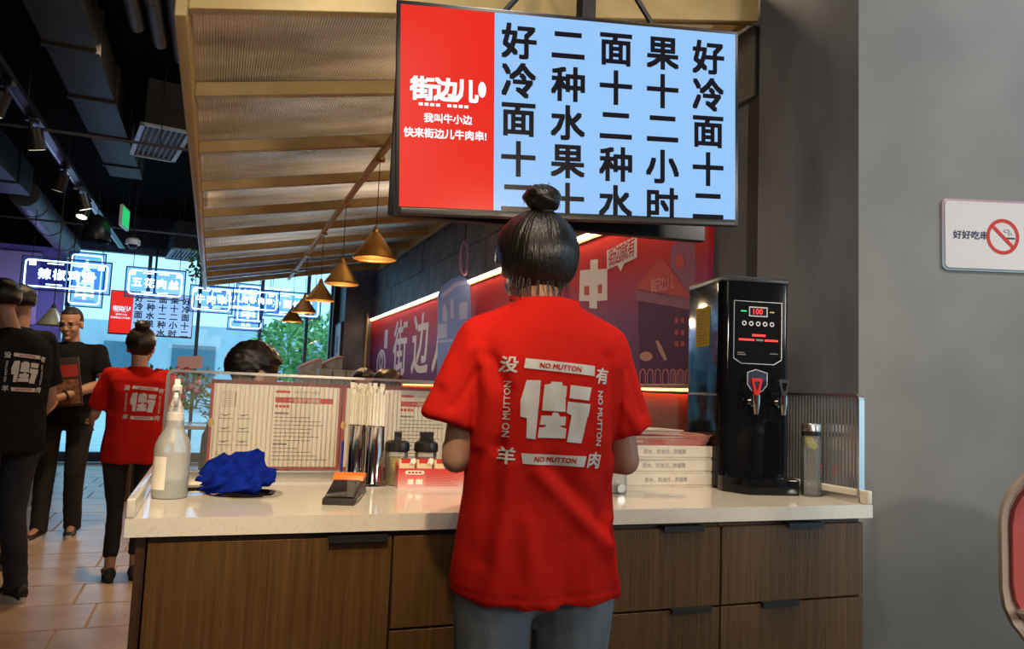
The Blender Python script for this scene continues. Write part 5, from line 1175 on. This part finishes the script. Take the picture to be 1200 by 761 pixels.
# hair drawn up from the nape to the bun: strands run along the meridians from the bun
pole_d = V((.03, -.22, 1)).normalized(); rot = pole_d.to_track_quat('Z', 'Y').to_matrix(); hc_ = Hm @ V((0, -.018, .022)); g = G()
def hfn(d):
    ph = math.atan2(d.y, d.x); w3 = rot @ d
    s = 1 + .022 * noise.noise(V((math.cos(ph) * 3, math.sin(ph) * 3, d.z * 1.4))) + .010 * noise.noise(V((math.cos(ph) * 10, math.sin(ph) * 10, d.z * 1.2))) + .006 * noise.noise(V((math.cos(ph) * 40, math.sin(ph) * 40, d.z * 1.5))) + .005 * noise.noise(V((math.cos(ph) * 90, math.sin(ph) * 90, d.z * 2)))
    s += .10 * max(0, d.z - .9) * 10 * .12
    face = w3.y > .32 and w3.z < .42
    low = w3.y > -.2 and w3.z < -.25 and w3.y <= .32
    if face or low: return .86
    return s
g.ell(hc_, (.097, .101, .102), rot=rot, u=300, v=80, fn=hfn)
hr = g.build('hair', K['hair'], woman, smooth=True, ang=180)
bc = hc_ + pole_d * .128 + V((-.004, .0, 0)); g = G()
def bfn(d):
    ph = math.atan2(d.y, d.x); return 1 + .07 * math.sin(ph * 3 + d.z * 5) * (1 - abs(d.z)) + .05 * noise.noise(d * 5) + .03 * noise.noise(V((d.x * 4, d.y * 4, d.z * 24)))
g.ell(bc, (.044, .042, .033), rot=rot, u=48, v=36, fn=bfn); g.frus(hc_ + pole_d * .09, bc, .022, .020, 18)
bun = g.build('bun', K['hair'], hr, smooth=True, ang=180)
g = G(); a = rot @ V((1, 0, 0)); b = rot @ V((0, 1, 0)); q0 = hc_ + pole_d * .103
g.tube([q0 + a * .022 * math.cos(t) + b * .022 * math.sin(t) for t in [2 * math.pi * i / 24 for i in range(25)]], .005, 8).build('hair_tie', K['ink'], hr, smooth=True)
rr = random.Random(3); g = G()
for i in range(46):
    ang_ = rr.uniform(-1.15, 1.15); p = hc_ + V((math.sin(ang_) * .078, -math.cos(ang_) * .070, -.055 - rr.uniform(0, .02))); l = rr.uniform(.025, .065)
    g.tube([p, p + V((rr.gauss(0, .004), -.004, -l * .5)), p + V((rr.gauss(0, .010), rr.uniform(-.006, .012), -l))], [.0011, .0009, .0004], 4)
for i in range(16):
    d = V((rr.gauss(0, 1), rr.gauss(0, 1), rr.gauss(.2, .6))).normalized(); p = bc + V((d.x * .036, d.y * .034, d.z * .026)); t = d.cross(V((0, 0, 1))) * rr.choice((-1, 1))
    g.tube([p, p + d * .012 + t * .014, p + d * .016 + t * .035 + V((0, 0, -.006))], [.0009, .0007, .0003], 4)
g.build('loose_strands', K['hair'], hr, kind='stuff')

# ---- the girl in red walking away along the aisle
H = 1.53; J = body_joints(H, knR=(.075, .03, .42), anR=(.06, -.02, .08), knL=(-.07, .06, .42), anL=(-.075, -.05, .08), elL=(-.225, .04, .99), wrL=(-.24, .24, .95), elR=(.22, .0, .98), wrR=(.20, .18, .86), fdR=(.1, 1, 0), fdL=(-.1, 1, 0))
Hm = headm(J, -.3, .12)
t, s = person('girl in a red t-shirt and black trousers walking away down the aisle', (-.435, 5.33, 0), R(6), H, J, Hm, K['redshirt'], K['blackpants'], .70, True, voxel=.008, tee_w=(.2, .225), sole=False, hair=None, sl=.85, flare=.82, slim=.8, ht=.06)
shirt_print(t, s.data, .035, 1.07, .93, .016)
g = G(); pd = V((0, -.45, 1)).normalized(); rot = pd.to_track_quat('Z', 'Y').to_matrix(); c = Hm @ V((0, -.02, .03))
def gfn(d):
    w3 = rot @ d; ph = math.atan2(d.y, d.x)
    return .86 if (w3.y > .35 and w3.z < .5) or (w3.y > -.25 and w3.z < -.2) else 1 + .03 * noise.noise(V((math.cos(ph) * 8, math.sin(ph) * 8, d.z)))
g.ell(c, (.088, .10, .1), rot=rot, u=60, v=30, fn=gfn); h = g.build('hair', K['hairbrown'], t, smooth=True, ang=180)
G().ell(c + pd * .112, (.045, .04, .032), rot=rot, u=24, v=16, fn=lambda d: 1 + .08 * noise.noise(d * 6)).build('bun', K['hairbrown'], h, smooth=True)

# ---- two staff in black seen from behind at the left edge
H = 1.73; J = body_joints(H, hd=(-.07, .03, 1.60), elR=(.25, .02, 1.08), wrR=(.23, .16, .88), elL=(-.25, .04, 1.08), wrL=(-.2, .22, .95), anL=(-.12, -.03, .085), anR=(.12, -.05, .085))
Hm = headm(J, .35, .12)
t, s = person('man in a black t-shirt with white back print at the left edge, seen from behind', (-1.03, 4.86, 0), R(44), H, J, Hm, K['blackshirt'], K['navypants'], .80, tee_w=(.195, .205), skin=K['skin2'], sl=.75)
shirt_print(t, s.data, .0, 1.225, .92, .016, off=.003)
H = 1.79; J = body_joints(H, elR=(.26, .05, 1.12), wrR=(.22, .22, .95), elL=(-.25, .06, 1.12), wrL=(-.2, .24, 1.0))
Hm = headm(J, .5, .2)
person('man in a plain black shirt standing behind the man with the printed back', (-1.17, 5.62, 0), R(48), H, J, Hm, K['blackshirt'], K['blackpants'], .86, tee_w=(.185, .19), skin=K['skin2'], sl=.75)
# ---- man facing us with glasses and a menu folder
H = 1.75; J = body_joints(H, elL=(-.262, .06, 1.17), wrL=(-.02, .285, 1.055), elR=(.24, .05, 1.12), wrR=(.16, .21, .95), pnL=(0, -1, 0), hd=(.01, .04, 1.615), anR=(.10, .05, .08), anL=(-.09, -.08, .08))
Hm = headm(J, -.12, .22)
K['fade'] = mat('short_hair', (.010, .009, .008), .6, col2=(.028, .022, .018), scale=60)
t, s = person('man with glasses in a black t-shirt facing the room, holding a menu folder', (-1.03, 6.72, 0), R(180 - 6), H, J, Hm, K['blackshirt'], K['blackpants'], .85, voxel=.006, hair=None, glasses=True, tee_w=(.185, .19), sl=.72)
hair_cap(t, Hm, K['fade'], seed=4, r=(.0785, .097, .094), spike=.0015)
g = G(); el, wr = J['elL'], J['wrL']; q = el.lerp(wr, .86); d = (wr - el).normalized(); a = d.orthogonal().normalized(); b = d.cross(a)
G().tube([q + a * .034 * math.cos(x) + b * .034 * math.sin(x) for x in [2 * math.pi * i / 24 for i in range(25)]], .007, 8).build('wristband', K['ink'], t, smooth=True)
G().rect(-.05, 1.305, .05, 1.325, lambda a, b, h=0: V((.07 + a, .1335, b))).build('chest_print', K['print'], t)
mf = thing('menu_folder', 'red and dark menu folder held against the chest of the man with glasses', 'menu', (-1.0, 6.50, .99), R(176)); mf.rotation_euler = (R(-8), R(7), R(172))
G().b2((-.115, -.012, 0), (.115, .012, .36)).build('cover', mat('dark_cover', (.05, .035, .03), .4), mf, bev=.002); f = lambda a, b, h=0: V((a, .0128, b))
G().rect(-.105, .22, .095, .31, f).build('red_band', K['redpaper'], mf); G().rect(-.105, .02, .095, .20, f).build('photo_print', mat('menu_photo', (.16, .06, .035), .4, col2=(.4, .2, .12), scale=22), mf)

# ---- seated diners whose heads show above the counter screen
def seated(label, loc, rz, H, face_rot, seat=.45, skin=None, shirt=None, hair='short', female=False):
    zp = seat + .14; up_ = H * .385
    J = body_joints(H, pel=(0, -.02, zp), ch=(0, .0, zp + .19 * H), nk=(0, .02, zp + .278 * H), hd=(0, .05, zp + .372 * H), hipL=(-.09, .08, zp - .02), hipR=(.09, .08, zp - .02), knL=(-.11, .45, zp - .02), knR=(.11, .45, zp - .02), anL=(-.11, .42, .085), anR=(.11, .42, .085))
    sz = zp + .257 * H
    for s_, n in ((-1, 'L'), (1, 'R')): J['sh' + n] = V((s_ * .105 * H, .0, sz)); J['el' + n] = V((s_ * .14 * H, .10, sz - .28)); J['wr' + n] = V((s_ * .08 * H, .30, sz - .20))
    Hm = headm(J, *face_rot); t = thing('person', label, 'person', loc, rz)
    put('body', body_mesh(J, H, Hm, female, .008, True), skin or K['skin2'], t, smooth=True, ang=180)
    k = H / 1.7; g = G(); g.loft([sring(z, 0, y, rx, ry, 2.5) for z, y, rx, ry in ((zp - .06, -.02, .18, .13), (zp + .1, -.015, .165, .12), (zp + .28, 0, .17, .12), (sz - .03, .0, .175, .115), (sz + .03, .005, .14, .09), (sz + .055, .01, .08, .07))])
    for n in 'LR': a, b = J['sh' + n], J['el' + n]; g.ell(a, .06); g.frus(a, a.lerp(b, .7), .064, .07, 16)
    put('shirt', remesh(g, .011, 5), shirt or K['blackshirt'], t, smooth=True, ang=180); put('trousers', trousers_mesh(J, H, .012), K['navypants'], t, smooth=True, ang=180)
    for n in 'LR': shoe(t, J['an' + n], J['fd' + n], K['shoe'], True)
    face_parts(t, Hm); return t, Hm
t, Hm = seated('seated man with thick black hair behind the counter screen', (.10, 3.16, 0), R(-72), 1.72, (0, .25), .46)
g = G()
def sfn(d):
    low = d.z < (-.5 if d.y < 0 else .05) or (d.y > .35 and d.z < .38)
    return .85 if low else 1 + .05 * noise.noise(V((d.x * 7, d.y * 7, d.z * 5))) + .06 * noise.noise(V((d.x * 20, d.y * 20, d.z * 12)))
g.ell(Hm @ V((0, -.014, .04)), (.089, .112, .104), rot=Hm.to_3x3(), u=64, v=44, fn=sfn).build('hair', K['hair'], t, smooth=True, ang=70)
t, Hm = seated('seated diner with dark brown hair beside the mural, behind the straw canisters', (.90, 4.36, 0), R(-60), 1.62, (0, .1), .46, shirt=K['redshirt'] if False else K['navypants'])
hair_cap(t, Hm, K['hairbrown'], seed=2, r=(.086, .105, .098))
t, Hm = seated('seated diner with black hair half hidden behind the brown haired one', (.98, 5.28, 0), R(150), 1.66, (.5, .1), .46)
hair_cap(t, Hm, K['hair'], seed=6, r=(.086, .106, .1))
for x, y, l in ((.10, 3.16, 'black stool under the seated man behind the counter'), (.90, 4.36, 'black stool under the brown haired diner'), (.98, 5.28, 'black stool under the half hidden diner')): stool(x, y - 0, l, .452)
